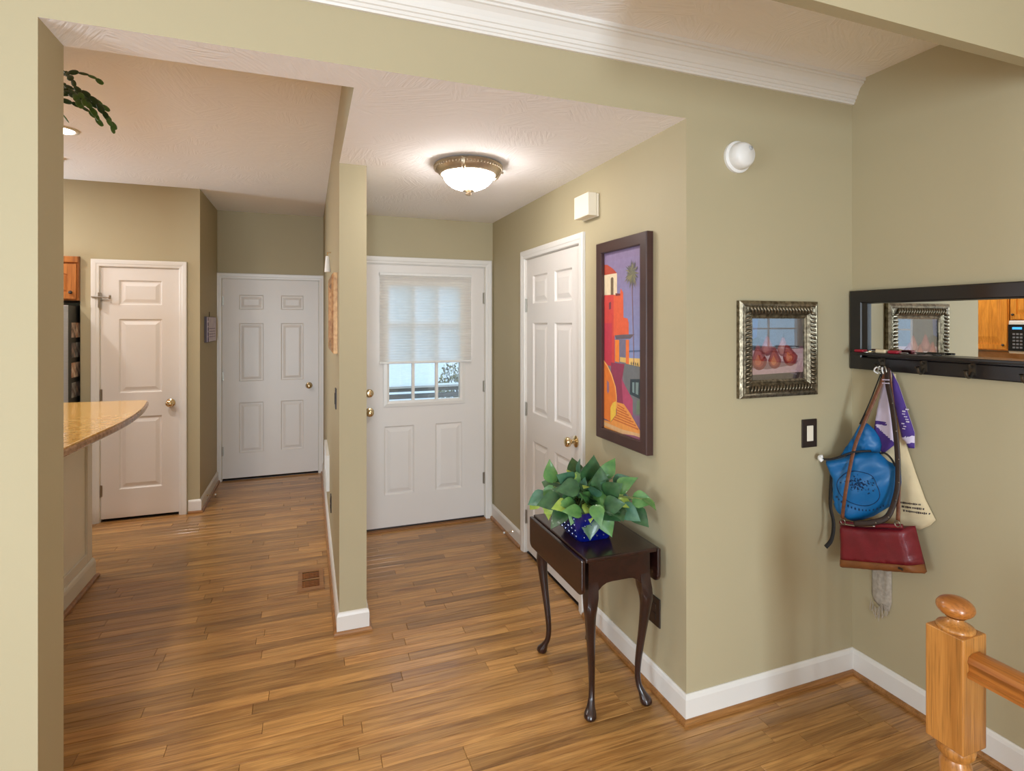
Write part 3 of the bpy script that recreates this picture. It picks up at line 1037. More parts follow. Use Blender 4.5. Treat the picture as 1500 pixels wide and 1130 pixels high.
for k, (p, d, mi, sc) in enumerate(leaves[:24]):
    q = VC + Vector((random.uniform(-.05, .05), random.uniform(-.05, .05), 0.10))
    mid = (q + p) / 2 + Vector((0, 0, 0.035))
    MB().tube(smoothpath([q, mid, p + Vector((0, 0, -0.001))], 4), 0.0018, 5).build('stem', STEM, vp, smooth=True)

# ================================================================== TALL PAINTING
FRMB = mat('dark_brown_frame', (64, 40, 36), 0.4, var=0.08, vscale=12, coat=0.1)
tp = thing('tall_painting', 'tall dark framed painting of a red tower, steps and palm tree', 'painting', (XF - 0.015, 2.28, 1.51))
PY0, PY1, PZ0, PZ1 = 2.045, 2.495, 1.017, 2.003       # PY1 is the left edge as seen


def frame_ring(Y0, Y1, Z0, Z1, prof, mapf):
    cs_ = [(Y0, Z0, 1, 1), (Y1, Z0, -1, 1), (Y1, Z1, -1, -1), (Y0, Z1, 1, -1)]
    rg_ = [[mapf(cy + sy * a, b, cz + sz * a) for a, b in prof] for cy, cz, sy, sz in cs_]
    return MB().rings(rg_ + [rg_[0]], False, False)


frame_ring(PY0, PY1, PZ0, PZ1, [(0, 0.001), (0, 0.032), (0.004, 0.036), (0.050, 0.036), (0.054, 0.033), (0.054, 0.016), (0.05, 0.001), (0, 0.001)],
           lambda u, w_, z: (XF - w_, u, z)).build('frame', FRMB, tp)
art = MB()
ACOL = []


def acol(rgb):
    if rgb not in ACOL:
        ACOL.append(rgb)
    return ACOL.index(rgb)


aY0, aY1, aZ0, aZ1 = PY0 + 0.052, PY1 - 0.052, PZ0 + 0.052, PZ1 - 0.052
lay = [0]


def poly(pts, rgb):
    lay[0] += 1
    w_ = 0.017 + lay[0] * 0.00004
    art.add([(XF - w_, aY1 - (aY1 - aY0) * s_, aZ1 - (aZ1 - aZ0) * t) for s_, t in pts], [tuple(range(len(pts)))], acol(rgb))


def grad(x0, x1, t0, t1, c0, c1, n=8):
    for k in range(n):
        a, b = t0 + (t1 - t0) * k / n, t0 + (t1 - t0) * (k + 1) / n
        f_ = (k + .5) / n
        poly([(x0, a), (x1, a), (x1, b), (x0, b)], tuple(int(p + (q - p) * f_) for p, q in zip(c0, c1)))


grad(0, 1, 0, 0.62, (136, 116, 150), (132, 146, 190), 12)
grad(0, 1, 0.62, 1.0, (128, 120, 126), (118, 96, 120), 5)
poly([(0, .065), (.10, .07), (.24, .095), (.36, .125), (0, .128)], (176, 70, 50))
poly([(0, .125), (.36, .125), (.36, .245), (0, .242)], (224, 206, 172))
poly([(.19, .15), (.23, .142), (.265, .15), (.265, .245), (.19, .245)], (112, 92, 70))
poly([(0, .24), (.30, .243), (.30, .63), (0, .63)], (204, 70, 66))
poly([(0, .40), (.22, .40), (.22, .64), (0, .64)], (190, 60, 78))
poly([(.27, .245), (.44, .245), (.46, .21), (.52, .235), (.53, .37), (.63, .375), (.66, .40), (.66, .465), (.27, .47)], (220, 96, 62))
poly([(.32, .235), (.45, .24), (.45, .25), (.32, .25)], (120, 50, 50))
poly([(.14, .285), (.2, .28), (.2, .32), (.14, .325)], (120, 60, 70))
poly([(.30, .468), (.50, .462), (.80, .458), (.70, .482), (.34, .488)], (104, 92, 98))
poly([(.30, .488), (.66, .488), (.66, .62), (.30, .62)], (118, 112, 132))
poly([(.31, .492), (.42, .492), (.42, .615), (.31, .612)], (236, 134, 54))
poly([(.59, .488), (.67, .488), (.67, .62), (.59, .62)], (226, 116, 60))
poly([(.44, .585), (.59, .585), (.59, .612), (.44, .61)], (214, 180, 104))
poly([(.67, .545), (1, .535), (1, .545), (.67, .555)], (86, 104, 142))
poly([(.67, .585), (1, .58), (1, .625), (.67, .62)], (222, 184, 110))
poly([(.50, .615), (1, .625), (1, .90), (.70, .86), (.50, .66)], (108, 110, 112))
poly([(.70, .695), (.96, .685), (.94, .79), (.69, .775)], (48, 60, 66))
poly([(.75, .71), (.90, .705), (.89, .77), (.75, .762)], (120, 140, 138))
poly([(.80, .705), (.83, .705), (.83, .768), (.80, .768)], (48, 60, 66))
poly([(.86, .80), (1, .79), (1, .86), (.84, .87)], (108, 126, 104))
poly([(.20, .62), (.56, .62), (.50, .70), (.54, .84), (.34, .84), (.20, .72)], (142, 58, 84))
poly([(.48, .70), (.60, .745), (.76, .80), (.76, .885), (.66, .88), (.52, .83)], (176, 74, 104))
poly([(.36, .835), (.54, .835), (.70, .875), (.90, .94), (1, .97), (1, 1), (0, 1), (0, .955), (.20, .955), (.36, .90)], (226, 150, 76))
for k in range(7):
    f_ = k / 6
    a, b, c = .38 - .16 * f_, .56 + .34 * f_, .845 + .085 * f_
    poly([(a, c), (b, c + .012), (b - .01, c + .020), (a, c + .006)], (196, 104, 50))
poly([(.76, .885), (1, .87), (1, .965), (.90, .935)], (124, 92, 122))
poly([(0, .965), (.5, .975), (1, .965), (1, .985), (.5, 1), (0, .985)], (212, 168, 120))
poly([(.45, 1), (.8, .985), (1, .985), (1, 1)], (140, 84, 104))
poly([(0, .615), (.10, .64), (.22, .685), (.32, .75), (.35, .80), (.35, .87), (.20, .955), (0, .945)], (222, 122, 54))
poly([(0, .612), (.10, .637), (.22, .682), (.33, .75), (.36, .80), (.36, .87), (.345, .87), (.34, .80), (.31, .753), (.20, .69), (.09, .645), (0, .622)], (244, 178, 104))
poly([(.09, .725), (.15, .735), (.15, .785), (.12, .80), (.09, .785)], (150, 110, 130))
poly([(.19, .875), (.25, .845), (.34, .83), (.34, .905), (.19, .955)], (232, 190, 74))
poly([(.735, .17), (.75, .17), (.80, .62), (.785, .62)], (146, 112, 110))
random.seed(3)
for k in range(26):
    a = 2 * PI * k / 26 + random.uniform(-.1, .1)
    rl = random.uniform(.55, 1.0)
    cx, cy = .745, .135
    ex, ey = cx + .22 * rl * math.cos(a), cy + .085 * rl * math.sin(a) + .012
    nx_, ny_ = -.030 * math.sin(a), .011 * math.cos(a)
    poly([(cx - nx_, cy - ny_), (ex, ey), (cx + nx_, cy + ny_)], random.choice([(112, 108, 84), (132, 124, 90), (98, 96, 86)]))
for k in range(4):
    poly([(.72 + .05 * k, .612), (.735 + .05 * k, .60), (.75 + .05 * k, .625)], (74, 84, 72))
art.build('canvas', [mat('painted_%d_%d_%d' % c, c, 0.55, var=0.05, vscale=40) for c in ACOL], tp)
MB().box(XF - 0.016, XF - 0.002, aY0 - 0.01, aY1 + 0.01, aZ0 - 0.01, aZ1 + 0.01).build('backing_board', FRMB, tp)

# ================================================================== ALARM SIREN BOX, OUTLETS, SWITCHES
sb = thing('siren_box', 'small white plastic chime box above the closet door corner', 'alarm', (XF, 2.60, 2.22))
MB().box(XF - 0.012, XF - 0.0005, 2.525, 2.685, 2.155, 2.275).build('back_plate', ALMOND, sb, bevel=0.003)
MB().box(XF - 0.062, XF - 0.012, 2.53, 2.69, 2.16, 2.28).build('cover', ALMOND, sb, bevel=0.004)


def plate(name, label, cat, mapf, u, z, hw, hh, dark, rocker, slots=False):
    r = thing(name, label, cat, mapf(u, 0, z))

    def bx(u0, u1, w0, w1, z0, z1):
        p, q = mapf(u0, w0, z0), mapf(u1, w1, z1)
        return MB().box(min(p[0], q[0]), max(p[0], q[0]), min(p[1], q[1]), max(p[1], q[1]), z0, z1)
    bx(u - hw, u + hw, 0.0005, 0.007, z - hh, z + hh).build('cover_plate', dark, r, bevel=0.002)
    if slots:
        for dz in (-0.02, 0.02):
            bx(u - 0.015, u + 0.015, 0.007, 0.009, z + dz - 0.013, z + dz + 0.013).build('socket', rocker, r, bevel=0.002)
    else:
        bx(u - hw * 0.42, u + hw * 0.42, 0.007, 0.010, z - hh * 0.55, z + hh * 0.55).build('rocker', rocker, r, bevel=0.0015)
    return r


fA = lambda u, w_, z: (u, YA - w_, z)
fF = lambda u, w_, z: (XF - w_, u, z)
fP = lambda u, w_, z: (XP0 - w_, u, z)
plate('light_switch', 'dark brown switch plate with ivory rocker below the pear picture', 'light switch', fA, 2.073, 1.112, 0.043, 0.062, BRONZE, ALMOND)
plate('wall_outlet', 'dark brown wall outlet low behind the console table', 'outlet', fF, 2.03, 0.345, 0.040, 0.062, BRONZE, BRONZE, True)
plate('light_switch', 'narrow dark switch plate on the partition below the gilt frame', 'light switch', fP, 3.27, 1.17, 0.036, 0.058, BRONZE, BRONZE)
plate('wall_outlet', 'dark outlet low on the hall side of the partition', 'outlet', fP, 4.0, 0.35, 0.036, 0.058, BRONZE, BRONZE, True)

# white return air grille on the partition
gr = thing('wall_vent', 'white louvred air grille low on the hall side of the partition', 'vent', (XP0, 4.65, 0.45))
MB().box(XP0 - 0.022, XP0 - 0.0005, 4.35, 4.95, 0.33, 0.36).build('frame_bar', PLAST, gr)
MB().box(XP0 - 0.022, XP0 - 0.0005, 4.35, 4.95, 0.57, 0.60).build('frame_bar', PLAST, gr)
MB().box(XP0 - 0.022, XP0 - 0.0005, 4.35, 4.38, 0.36, 0.57).build('frame_bar', PLAST, gr)
MB().box(XP0 - 0.022, XP0 - 0.0005, 4.92, 4.95, 0.36, 0.57).build('frame_bar', PLAST, gr)
for k in range(10):
    z = 0.368 + 0.0205 * k
    MB().add([(XP0 - 0.003, 4.38, z + 0.012), (XP0 - 0.003, 4.92, z + 0.012), (XP0 - 0.018, 4.92, z), (XP0 - 0.018, 4.38, z),
              (XP0 - 0.003, 4.38, z + 0.014), (XP0 - 0.003, 4.92, z + 0.014), (XP0 - 0.018, 4.92, z + 0.002), (XP0 - 0.018, 4.38, z + 0.002)],
             [(0, 1, 2, 3), (4, 5, 6, 7), (0, 1, 5, 4), (2, 3, 7, 6), (0, 3, 7, 4), (1, 2, 6, 5)]).build('slat', PLAST, gr)

# gilt frame on the partition, seen edge-on
GILT = mat('gilt_wood', (176, 134, 84), 0.4, 0.35, rgb2=(142, 98, 56), vscale=40, bump=0.3, bscale=120)
gf = thing('gilt_picture', 'gilt framed picture seen edge on along the hall partition', 'picture', (XP0, 3.38, 1.43))
frame_ring(3.11, 3.66, 1.432, 1.872, [(0, 0.001), (0, 0.022), (0.012, 0.032), (0.03, 0.026), (0.05, 0.030), (0.066, 0.016), (0.066, 0.001), (0, 0.001)],
           lambda u, w_, z: (XP0 - w_, u, z)).build('frame', GILT, gf)
TANP = mat('sepia_print', (200, 170, 120), 0.6, rgb2=(150, 118, 76), vscale=12)
MB().box(XP0 - 0.012, XP0 - 0.001, 3.17, 3.60, 1.49, 1.815).build('print', TANP, gf)
# small white ornament hanging beyond it
orn = thing('wall_ornament', 'small white bell shaped ornament hanging near the hall ceiling corner', 'ornament', (XP0, 4.05, 1.96))
MB().lathe([(0.0, 2.068), (0.012, 2.066), (0.015, 2.03), (0.020, 1.97), (0.021, 1.955), (0.0, 1.96)], (XP0 - 0.024, 4.05, 0), 16).build('bell', PLAST, orn, smooth=True, autosm=50)
MB().tube([(XP0 - 0.001, 4.05, 2.092), (XP0 - 0.024, 4.05, 2.09), (XP0 - 0.024, 4.05, 2.06)], 0.004, 6).build('hook', BRASS, orn)

# floor register
RX0, RX1, RY0, RY1 = -0.062, 0.088, 3.487, 3.772
fg = thing('floor_register', 'oak floor register with dark slots beside the partition baseboard', 'vent', (0.013, 3.63, 0))
rf = MB()
for b in ((RX0, RX1, RY0, RY0 + .03), (RX0, RX1, RY1 - .03, RY1), (RX0, RX0 + .025, RY0 + .03, RY1 - .03), (RX1 - .025, RX1, RY0 + .03, RY1 - .03),
          (RX0 + .025, RX1 - .025, 3.622, 3.637)):
    rf.box(*b, 0.0003, 0.009)
rf.build('register_frame', OAK, fg)
MB().box(RX0 + .025, RX1 - .025, RY0 + .03, RY1 - .03, 0.0003, 0.0025).build('dark_duct', mat('duct_dark', (30, 20, 14), 0.8), fg)
for k in range(11):
    y_ = RY0 + 0.035 + 0.0195 * k
    if abs(y_ - 3.629) > 0.012:
        MB().box(RX0 + .025, RX1 - .025, y_, y_ + 0.006, 0.0025, 0.007).build('slat', CABDARK, fg)

# spring door stops
for (p, n_, lab) in (((XF - 0.013, 3.78, 0.065), (-1, 0, 0), 'spring door stop on the baseboard left of the closet door'),
                     ((XH + 0.013, 5.52, 0.065), (1, 0, 0), 'spring door stop on the baseboard under the calendar')):
    ds = thing('door_stop', lab, 'door stop', p)
    p, n_ = Vector(p), Vector(n_)
    pts = [p + n_ * (0.004 + 0.06 * k / 60) + Vector((0, 0.005 * math.cos(k * 0.9), 0.005 * math.sin(k * 0.9))) for k in range(61)]
    MB().tube(pts, 0.0012, 5).build('spring', BRASS, ds)
    MB().lathe([(0.0, 0.0003), (0.009, 0.0003), (0.007, 0.006), (0.0, 0.006)], p, 12, 'x' if n_.x > 0 else '-x').build('base', BRASS, ds)
    MB().lathe([(0.0, 0.062), (0.007, 0.062), (0.008, 0.072), (0.0, 0.076)], p, 12, 'x' if n_.x > 0 else '-x').build('rubber_tip', PLAST, ds)

# wall calendar in the hall
cl = thing('wall_calendar', 'small white and purple calendar pad hanging by the hall door', 'calendar', (XH, 5.73, 1.40))
PURP = mat('purple_print', (66, 48, 112), 0.6, var=0.1)
MB().box(XH + 0.0005, XH + 0.018, 5.46, 5.96, 1.425, 1.655).build('pad', mat('calendar_board', (96, 90, 100), 0.7), cl)
pg_ = MB().box(XH + 0.0185, XH + 0.024, 5.475, 5.955, 1.43, 1.65).build('page', mat('calendar_paper', (216, 208, 220), 0.7, rgb2=(200, 190, 210), vscale=20), cl)
cp_ = MB()
for k in range(5):
    z = 1.452 + 0.045 * k
    cp_.lathe([(0.0, 0.0242), (0.028 - 0.003 * k, 0.0242), (0.026 - 0.003 * k, 0.0255), (0.0, 0.0255)], (XH, 5.505, z), 12, 'x')
cp_.build('purple_border', PURP, cl)
for k in range(6):
    MB().box(XH + 0.0242, XH + 0.0248, 5.56, 5.90, 1.47 + 0.025 * k, 1.474 + 0.025 * k).build('print_line', PURP, cl) if k < 4 else None
MB().tube([(XH + 0.002, 5.71, 1.655), (XH + 0.004, 5.71, 1.70)], 0.003, 6).build('hanging_loop', BRONZE, cl)

# ================================================================== KITCHEN
CREAM = mat('cream_panel_paint', (240, 236, 228), 0.5, var=0.01)
GRAN = mat('gold_granite', (200, 148, 70), 0.12, rgb2=(222, 178, 104), vscale=34, detail=8, coat=0.4)
GRANE = mat('brown_granite_edge', (140, 104, 78), 0.2, rgb2=(176, 138, 108), vscale=40, detail=6, coat=0.3)
pen = thing('kitchen_peninsula', 'white panelled peninsula base under the curved granite bar', 'cabinet', (-1.5, 3.2, 0))
PX, PYE = -1.268, 4.13
MB().box(-1.85, PX - 0.014, YA2 + 0.002, PYE - 0.014, 0.0, 1.032).build('body', CREAM, pen)
for b in ((PX - 0.014, PX, PYE - 0.075, PYE, 0.0, 1.032), (PX - 0.014, PX, YA2 + .002, PYE - 0.075, 0.0, 0.185), (PX - 0.014, PX, YA2 + .002, PYE - 0.075, 0.94, 1.032),
          (PX - 0.014, PX, YA2 + .002, YA2 + .08, 0.185, 0.94), (-1.85, PX - 0.014, PYE - 0.014, PYE, 0.0, 1.032)):
    MB().box(*b).build('trim_board', TRIM, pen, bevel=0.003)
bsp = [(0, 0), (0.014, 0), (0.014, 0.10), (0.010, 0.118), (0.004, 0.128), (0, 0.128)]
shp = [(0.014, 0.0005), (0.032, 0.0005), (0.032, 0.012), (0.026, 0.020), (0.014, 0.022)]
for nm, pf, mt in (('base_trim', bsp, TRIM), ('shoe_molding', shp, OAK)):
    MB().rings([[(PX + a, YA2 + .002, b) for a, b in pf], [(PX + a, PYE + a, b) for a, b in pf], [(-1.85, PYE + a, b) for a, b in pf]]).build(nm, mt, pen)
top = [(-1.90, YA2 + 0.004), (-1.0, YA2 + 0.004)]
arc = smoothpath([(-1.0, 2.0, 0), (-0.965, 2.79, 0), (-0.930, 3.48, 0), (-0.955, 3.95, 0), (-1.02, 4.36, 0)], 6)[1:]
top += [(p.x, p.y) for p in arc] + [(-1.06, 4.40), (-1.90, 4.46)]
wt = thing('granite_bar_top', 'polished golden granite bar top with a curved brown edge', 'countertop', (-1.4, 3.2, 1.032))
ZT = 1.072


def offs(poly_, d):
    c = []
    n_ = len(poly_)
    for i in range(n_):
        a, b, e = Vector(poly_[i - 1]), Vector(poly_[i]), Vector(poly_[(i + 1) % n_])
        t = ((b - a).normalized() + (e - b).normalized())
        t.normalize()
        c.append((b.x - t.y * d, b.y + t.x * d))
    return c


MB().rings([[(a, b, 1.0325) for a, b in offs(top, 0.006)], [(a, b, 1.040) for a, b in top], [(a, b, 1.056) for a, b in top], [(a, b, ZT - 0.008) for a, b in offs(top, 0.004)],
            [(a, b, ZT - 0.008) for a, b in offs(top, 0.008)]], True, False).build('moulded_edge', GRANE, wt)
it = offs(top, 0.008)
MB().rings([[(a, b, ZT - 0.010) for a, b in it], [(a, b, ZT - 0.001) for a, b in it], [(a, b, ZT) for a, b in offs(top, 0.012)]]).build('slab', GRAN, wt)


def cabinet(name, label, face, a0, a1, z0, z1, depth, m, doors, knobside, axis, crown=False, knob_low=True, arch=True):
    """axis 'x': doors face +X at X=face; axis '-y': doors face -Y at Y=face; a runs along the front."""
    mp_ = (lambda a, w_, z: (face + w_, a, z)) if axis == 'x' else (lambda a, w_, z: (a, face - w_, z))
    r = thing(name, label, 'cabinet', mp_((a0 + a1) / 2, -depth / 2, z0), 'oak kitchen cabinets')

    def bx(p0, p1, w0, w1, q0, q1):
        p, q = mp_(p0, w0, q0), mp_(p1, w1, q1)
        return MB().box(min(p[0], q[0]), max(p[0], q[0]), min(p[1], q[1]), max(p[1], q[1]), q0, q1)
    bx(a0, a1, -depth, 0, z0, z1).build('body', m, r)
    if crown:
        bx(a0, a1, 0, 0.02, z1 - 0.05, z1 - 0.001).build('crown_strip', m, r, bevel=0.006)
        z1 = z1 - 0.05
    n_ = doors
    for k in range(n_):
        d0, d1_ = a0 + (a1 - a0) * k / n_ + 0.012, a0 + (a1 - a0) * (k + 1) / n_ - 0.012
        e0, e1 = z0 + 0.012, z1 - 0.012
        # frame with arched panel opening
        s_ = 0.055
        M_ = 10
        ins = [(d0 + s_, e0 + s_), (d1_ - s_, e0 + s_)]
        out_ = [(d0, e0), (d1_, e0)]
        for i in range(M_ + 1):
            f_ = i / M_
            x_ = d1_ - s_ - (d1_ - d0 - 2 * s_) * f_
            ins.append((x_, e1 - s_ - (0.03 if arch else 0) * (1 - math.sin(PI * f_))))
            out_.append((d1_ - (d1_ - d0) * f_, e1))
        fr_ = MB().rings([[mp_(a, 0.001, z) for a, z in out_], [mp_(a, 0.018, z) for a, z in out_], [mp_(a, 0.018, z) for a, z in ins], [mp_(a, 0.006, z) for a, z in ins]], False, False)
        dr = fr_.build('door', m, r)
        cen = Vector(((d0 + d1_) / 2, (e0 + e1) / 2))
        sh_ = lambda q, f_: (cen.x + (q[0] - cen.x) * f_, cen.y + (q[1] - cen.y) * f_)
        MB().rings([[mp_(a, 0.006, z) for a, z in ins], [mp_(*(lambda t: (t[0], 0.008, t[1]))(sh_(q, 0.93))) for q in ins], [mp_(*(lambda t: (t[0], 0.016, t[1]))(sh_(q, 0.78))) for q in ins]],
                   False, True).build('raised_panel', m, dr)
        ka = d0 + 0.03 if (knobside == 0) ^ (k % 2 == 1) else d1_ - 0.03
        kz = e0 + 0.05 if knob_low else e1 - 0.05
        MB().lathe([(0.0, 0.018), (0.008, 0.018), (0.006, 0.028), (0.014, 0.036), (0.012, 0.044), (0.0, 0.046)], mp_(ka, 0, kz), 14, axis).build('knob', BRONZE, dr, smooth=True)
    return r


XK = -2.88
cabinet('wall_cabinet', 'honey oak wall cabinet left of the microwave in the mirror', XK, 3.925, 4.42, 1.28, 2.24, 0.318, CABOAK, 1, 0, 'x')
cabinet('wall_cabinet', 'short honey oak wall cabinet above the microwave', XK, 3.16, 3.915, 1.63, 2.24, 0.318, CABOAK, 2, 0, 'x')
cabinet('wall_cabinet', 'honey oak wall cabinet far left, behind the dividing wall', XK, 2.2, 3.15, 1.28, 2.24, 0.318, CABOAK, 2, 0, 'x')
cabinet('base_cabinet', 'honey oak base cabinet under the kitchen worktop left end', -2.62, 2.2, 3.15, 0.0, 0.87, 0.578, CABOAK, 2, 0, 'x', knob_low=False, arch=False)
cabinet('base_cabinet', 'honey oak base cabinet under the kitchen worktop right end', -2.62, 3.16, 4.42, 0.0, 0.87, 0.578, CABOAK, 3, 0, 'x', knob_low=False, arch=False)
tag(MB().box(-3.198, -2.59, 2.2, 4.43, 0.872, 0.91).build('kitchen_worktop', GRAN, bevel=0.006), 'long golden granite kitchen worktop under the microwave', 'countertop')
BSP = mat('tan_backsplash', (190, 160, 120), 0.4, rgb2=(166, 136, 98), vscale=9, detail=5)
tag(MB().box(-3.1985, -3.186, 2.2, 4.43, 0.912, 1.245).build('backsplash', BSP), 'tan stone backsplash behind the microwave', 'backsplash')
mw = thing('microwave_oven', 'white microwave with a black window seen in the mirror', 'microwave', (-3.0, 3.54, 1.25))
WAPP = mat('white_appliance', (222, 220, 214), 0.35)
BLKG = mat('black_glass', (22, 24, 28), 0.08, coat=0.5)
MB().box(-3.198, -2.83, 3.17, 3.905, 1.25, 1.625).build('body', WAPP, mw, bevel=0.012)
MB().box(-2.83, -2.815, 3.175, 3.72, 1.26, 1.615).build('door', WAPP, mw, bevel=0.006)
MB().box(-2.815, -2.812, 3.23, 3.66, 1.31, 1.57).build('window', BLKG, mw)
pnl = MB().box(-2.83, -2.814, 3.73, 3.90, 1.28, 1.58).build('control_panel', BLKG, mw)
MB().box(-2.814, -2.8125, 3.77, 3.86, 1.525, 1.55).build('display', mat('blue_display', (30, 90, 150), 0.3, emit=(70, 160, 230), strength=1.2), pnl)
for i in range(3):
    for k in range(5):
        MB().box(-2.814, -2.8125, 3.765 + .034 * i, 3.789 + .034 * i, 1.31 + .038 * k, 1.33 + .038 * k).build('button', mat('grey_button', (110, 112, 116), 0.5) if 'grey_button' not in MATS else MATS['grey_button'], pnl)

# refrigerator in its alcove and the cabinet over it
STEEL = mat('stainless_steel', (176, 180, 184), 0.28, 0.6, var=0.04, stretch=(1, 1, 20))
FBLK = mat('black_fridge_side', (24, 24, 26), 0.4, bump=0.2, bscale=300)
fz = thing('refrigerator', 'stainless refrigerator with a black side covered in photos beside the pantry', 'refrigerator', (-2.16, 5.4, 0))
MB().box(-2.61, -1.712, 5.085, 5.80, 0.02, 1.735).build('case', FBLK, fz, bevel=0.004)
for a0, a1 in ((-2.61, -2.165), (-2.157, -1.712)):
    pts = [(a0, 5.083), (a0, 5.055), (a0 + .012, 5.03), (a0 + .05, 5.015), (a1 - .05, 5.015), (a1 - .012, 5.03), (a1, 5.055), (a1, 5.083)]
    dr = MB().rings([[(a, b, 0.06) for a, b in pts], [(a, b, 1.70) for a, b in pts], [(a, 5.083 - (5.083 - b) * .75, 1.725) for a, b in pts], [(a, 5.083 - (5.083 - b) * .3, 1.735) for a, b in pts]]).build('door', STEEL, fz, smooth=True, autosm=40)
    hx = a1 - .05 if a0 < -2.5 else a0 + .05
    MB().tube(smoothpath([(hx, 5.02, 0.7), (hx, 4.97, 0.74), (hx, 4.96, 1.1), (hx, 4.97, 1.46), (hx, 5.02, 1.5)], 4), 0.011, 8).build('handle', STEEL, dr, smooth=True)
MB().box(-2.60, -1.72, 5.03, 5.09, 0.0, 0.055).build('kick_plate', FBLK, fz)
random.seed(8)
phm = [mat('photo_print_%d' % k, c, 0.35, rgb2=c2, vscale=22) for k, (c, c2) in enumerate([((196, 170, 150), (90, 70, 64)), ((60, 62, 70), (150, 130, 120)), ((170, 120, 90), (220, 200, 180)), ((150, 150, 146), (80, 60, 60))])]
for k in range(4):
    for j, y0 in enumerate((5.14, 5.225)):
        z = 1.60 - 0.155 * k
        tag(MB().box(-1.7115, -1.7095, y0, y0 + 0.075, z - 0.115, z).build('photo_print', phm[(k + j * 2) % 4]),
            'small photo on the black fridge side, %s row, %s of the pair' % (('top', 'second', 'third', 'lowest')[k], ('left', 'right')[j]), 'photo', 'photos on the refrigerator side')
cabinet('wall_cabinet', 'oak wall cabinet with a raised panel above the refrigerator', 5.235, -2.62, XPAN - 0.002, 1.775, 2.122, 0.70, CABDARK, 3, 1, '-y', crown=True)

# hanging cactus over the bar
hc = thing('hanging_cactus', 'hanging pot of trailing segmented green cactus by the kitchen ceiling', 'plant', (-1.06, 2.74, 2.34))
TERRA = mat('white_hanging_pot', (214, 206, 190), 0.6, var=0.03)
PC = Vector((-1.06, 2.74, 0))
MB().lathe([(0.0, 2.37), (0.055, 2.37), (0.075, 2.42), (0.09, 2.49), (0.095, 2.50), (0.085, 2.50), (0.07, 2.47), (0.0, 2.47)], PC, 24).build('pot', TERRA, hc, smooth=True, autosm=40)
for k in range(3):
    a = 2 * PI * k / 3 + 1.0
    MB().tube([PC + Vector((.09 * math.cos(a), .09 * math.sin(a), 2.50)), PC + Vector((0, 0, ZK - 0.03))], 0.0015, 5).build('hanger_wire', BRONZE, hc)
MB().tube(smoothpath([PC + Vector((0, 0, ZK - 0.001)), PC + Vector((0.0, 0, ZK - 0.02)), PC + Vector((0.012, 0, ZK - 0.035)), PC + Vector((0, 0, ZK - 0.045))], 4), 0.003, 6).build('ceiling_hook', BRASS, hc)
CACT = [mat('cactus_dark', (34, 62, 34), 0.45, rgb2=(50, 84, 44), vscale=40), mat('cactus_mid', (64, 104, 50), 0.45, rgb2=(84, 126, 62), vscale=40)]


def pad_mesh(m):
    st = [(0, .25), (.2, .75), (.45, 1), (.7, .95), (.9, .7), (1, .35)]
    mb = MB()
    rg_ = []
    for t, w_ in st:
        rg_.append([(w_ * .0105 * math.cos(2 * PI * k / 8), t * .036, w_ * .0028 * math.sin(2 * PI * k / 8)) for k in range(8)])
    mb.rings(rg_)
    me = bpy.data.meshes.new('pad')
    me.from_pydata(mb.v, [], mb.f)
    me.materials.append(m)
    me.polygons.foreach_set('use_smooth', [True] * len(me.polygons))
    return me


PM = [pad_mesh(CACT[0]), pad_mesh(CACT[0]), pad_mesh(CACT[1])]
random.seed(14)
arms = [(-0.35, 0.9, 11, 0.85), (-0.15, 1.0, 9, 0.7), (-0.6, 0.8, 9, 0.6), (0.15, 0.9, 7, 0.9), (-0.2, 0.6, 8, 0.35), (-0.5, 0.5, 8, 0.3), (0.6, 0.8, 7, 0.6),
        (1.4, 0.8, 6, 0.6), (2.3, 0.9, 6, 0.7), (3.3, 0.8, 6, 0.6), (4.2, 0.9, 6, 0.6), (5.0, 0.9, 7, 0.7), (-0.45, 0.7, 12, 1.0), (-0.3, 0.7, 9, 0.55), (-0.42, 0.6, 9, 0.9)]
for a, outw, nseg, lift in arms:
    p = PC + Vector((.05 * math.cos(a), .05 * math.sin(a), 2.50))
    d = Vector((math.cos(a) * outw, math.sin(a) * outw, lift)).normalized()
    for k in range(nseg):
        s_ = random.uniform(0.9, 1.2)
        inst('pad', PM[2 if k >= nseg - 2 else random.choice([0, 1, 0])], hc, p, leaf_rot(d, Vector((random.gauss(0, .5), -1, random.gauss(0.3, .3)))), s_)
        p = p + d * 0.033 * s_
        d = (d + Vector((random.gauss(0, .08), random.gauss(0, .08), -0.27))).normalized()

# ================================================================== PEAR PICTURE
SILV = mat('antique_silver', (150, 138, 116), 0.32, 0.85, rgb2=(92, 82, 66), vscale=60, bump=0.3, bscale=150)
pp = thing('pear_picture', 'silver carved frame with a picture of red pears beside the corner', 'picture', (1.89, YA, 1.284))
QX0, QX1, QZ0, QZ1 = 1.672, 2.108, 1.284, 1.692
fm = frame_ring(QX0, QX1, QZ0, QZ1, [(0, 0.001), (0, 0.018), (0.012, 0.024), (0.020, 0.022), (0.024, 0.026), (0.050, 0.024), (0.060, 0.014), (0.066, 0.016), (0.074, 0.012), (0.074, 0.001), (0, 0.001)],
                lambda u, w_, z: (u, YA - w_, z)).build('frame', SILV, pp)
flu = MB()


def flute(c, along, across):
    """One carved gadroon across the frame moulding."""
    c, al, ac = Vector(c), Vector(along), Vector(across)
    P_ = []
    for t in range(6):
        f_ = t / 5
        P_.append(c + ac * (f_ - .5) * 0.032 + al * (0.010 * (f_ - .5)) + Vector((0, -0.003 - 0.005 * math.sin(PI * f_), 0)))
    return MB().tube(P_, [0.002, 0.0048, 0.006, 0.0058, 0.0042, 0.0015], 6)


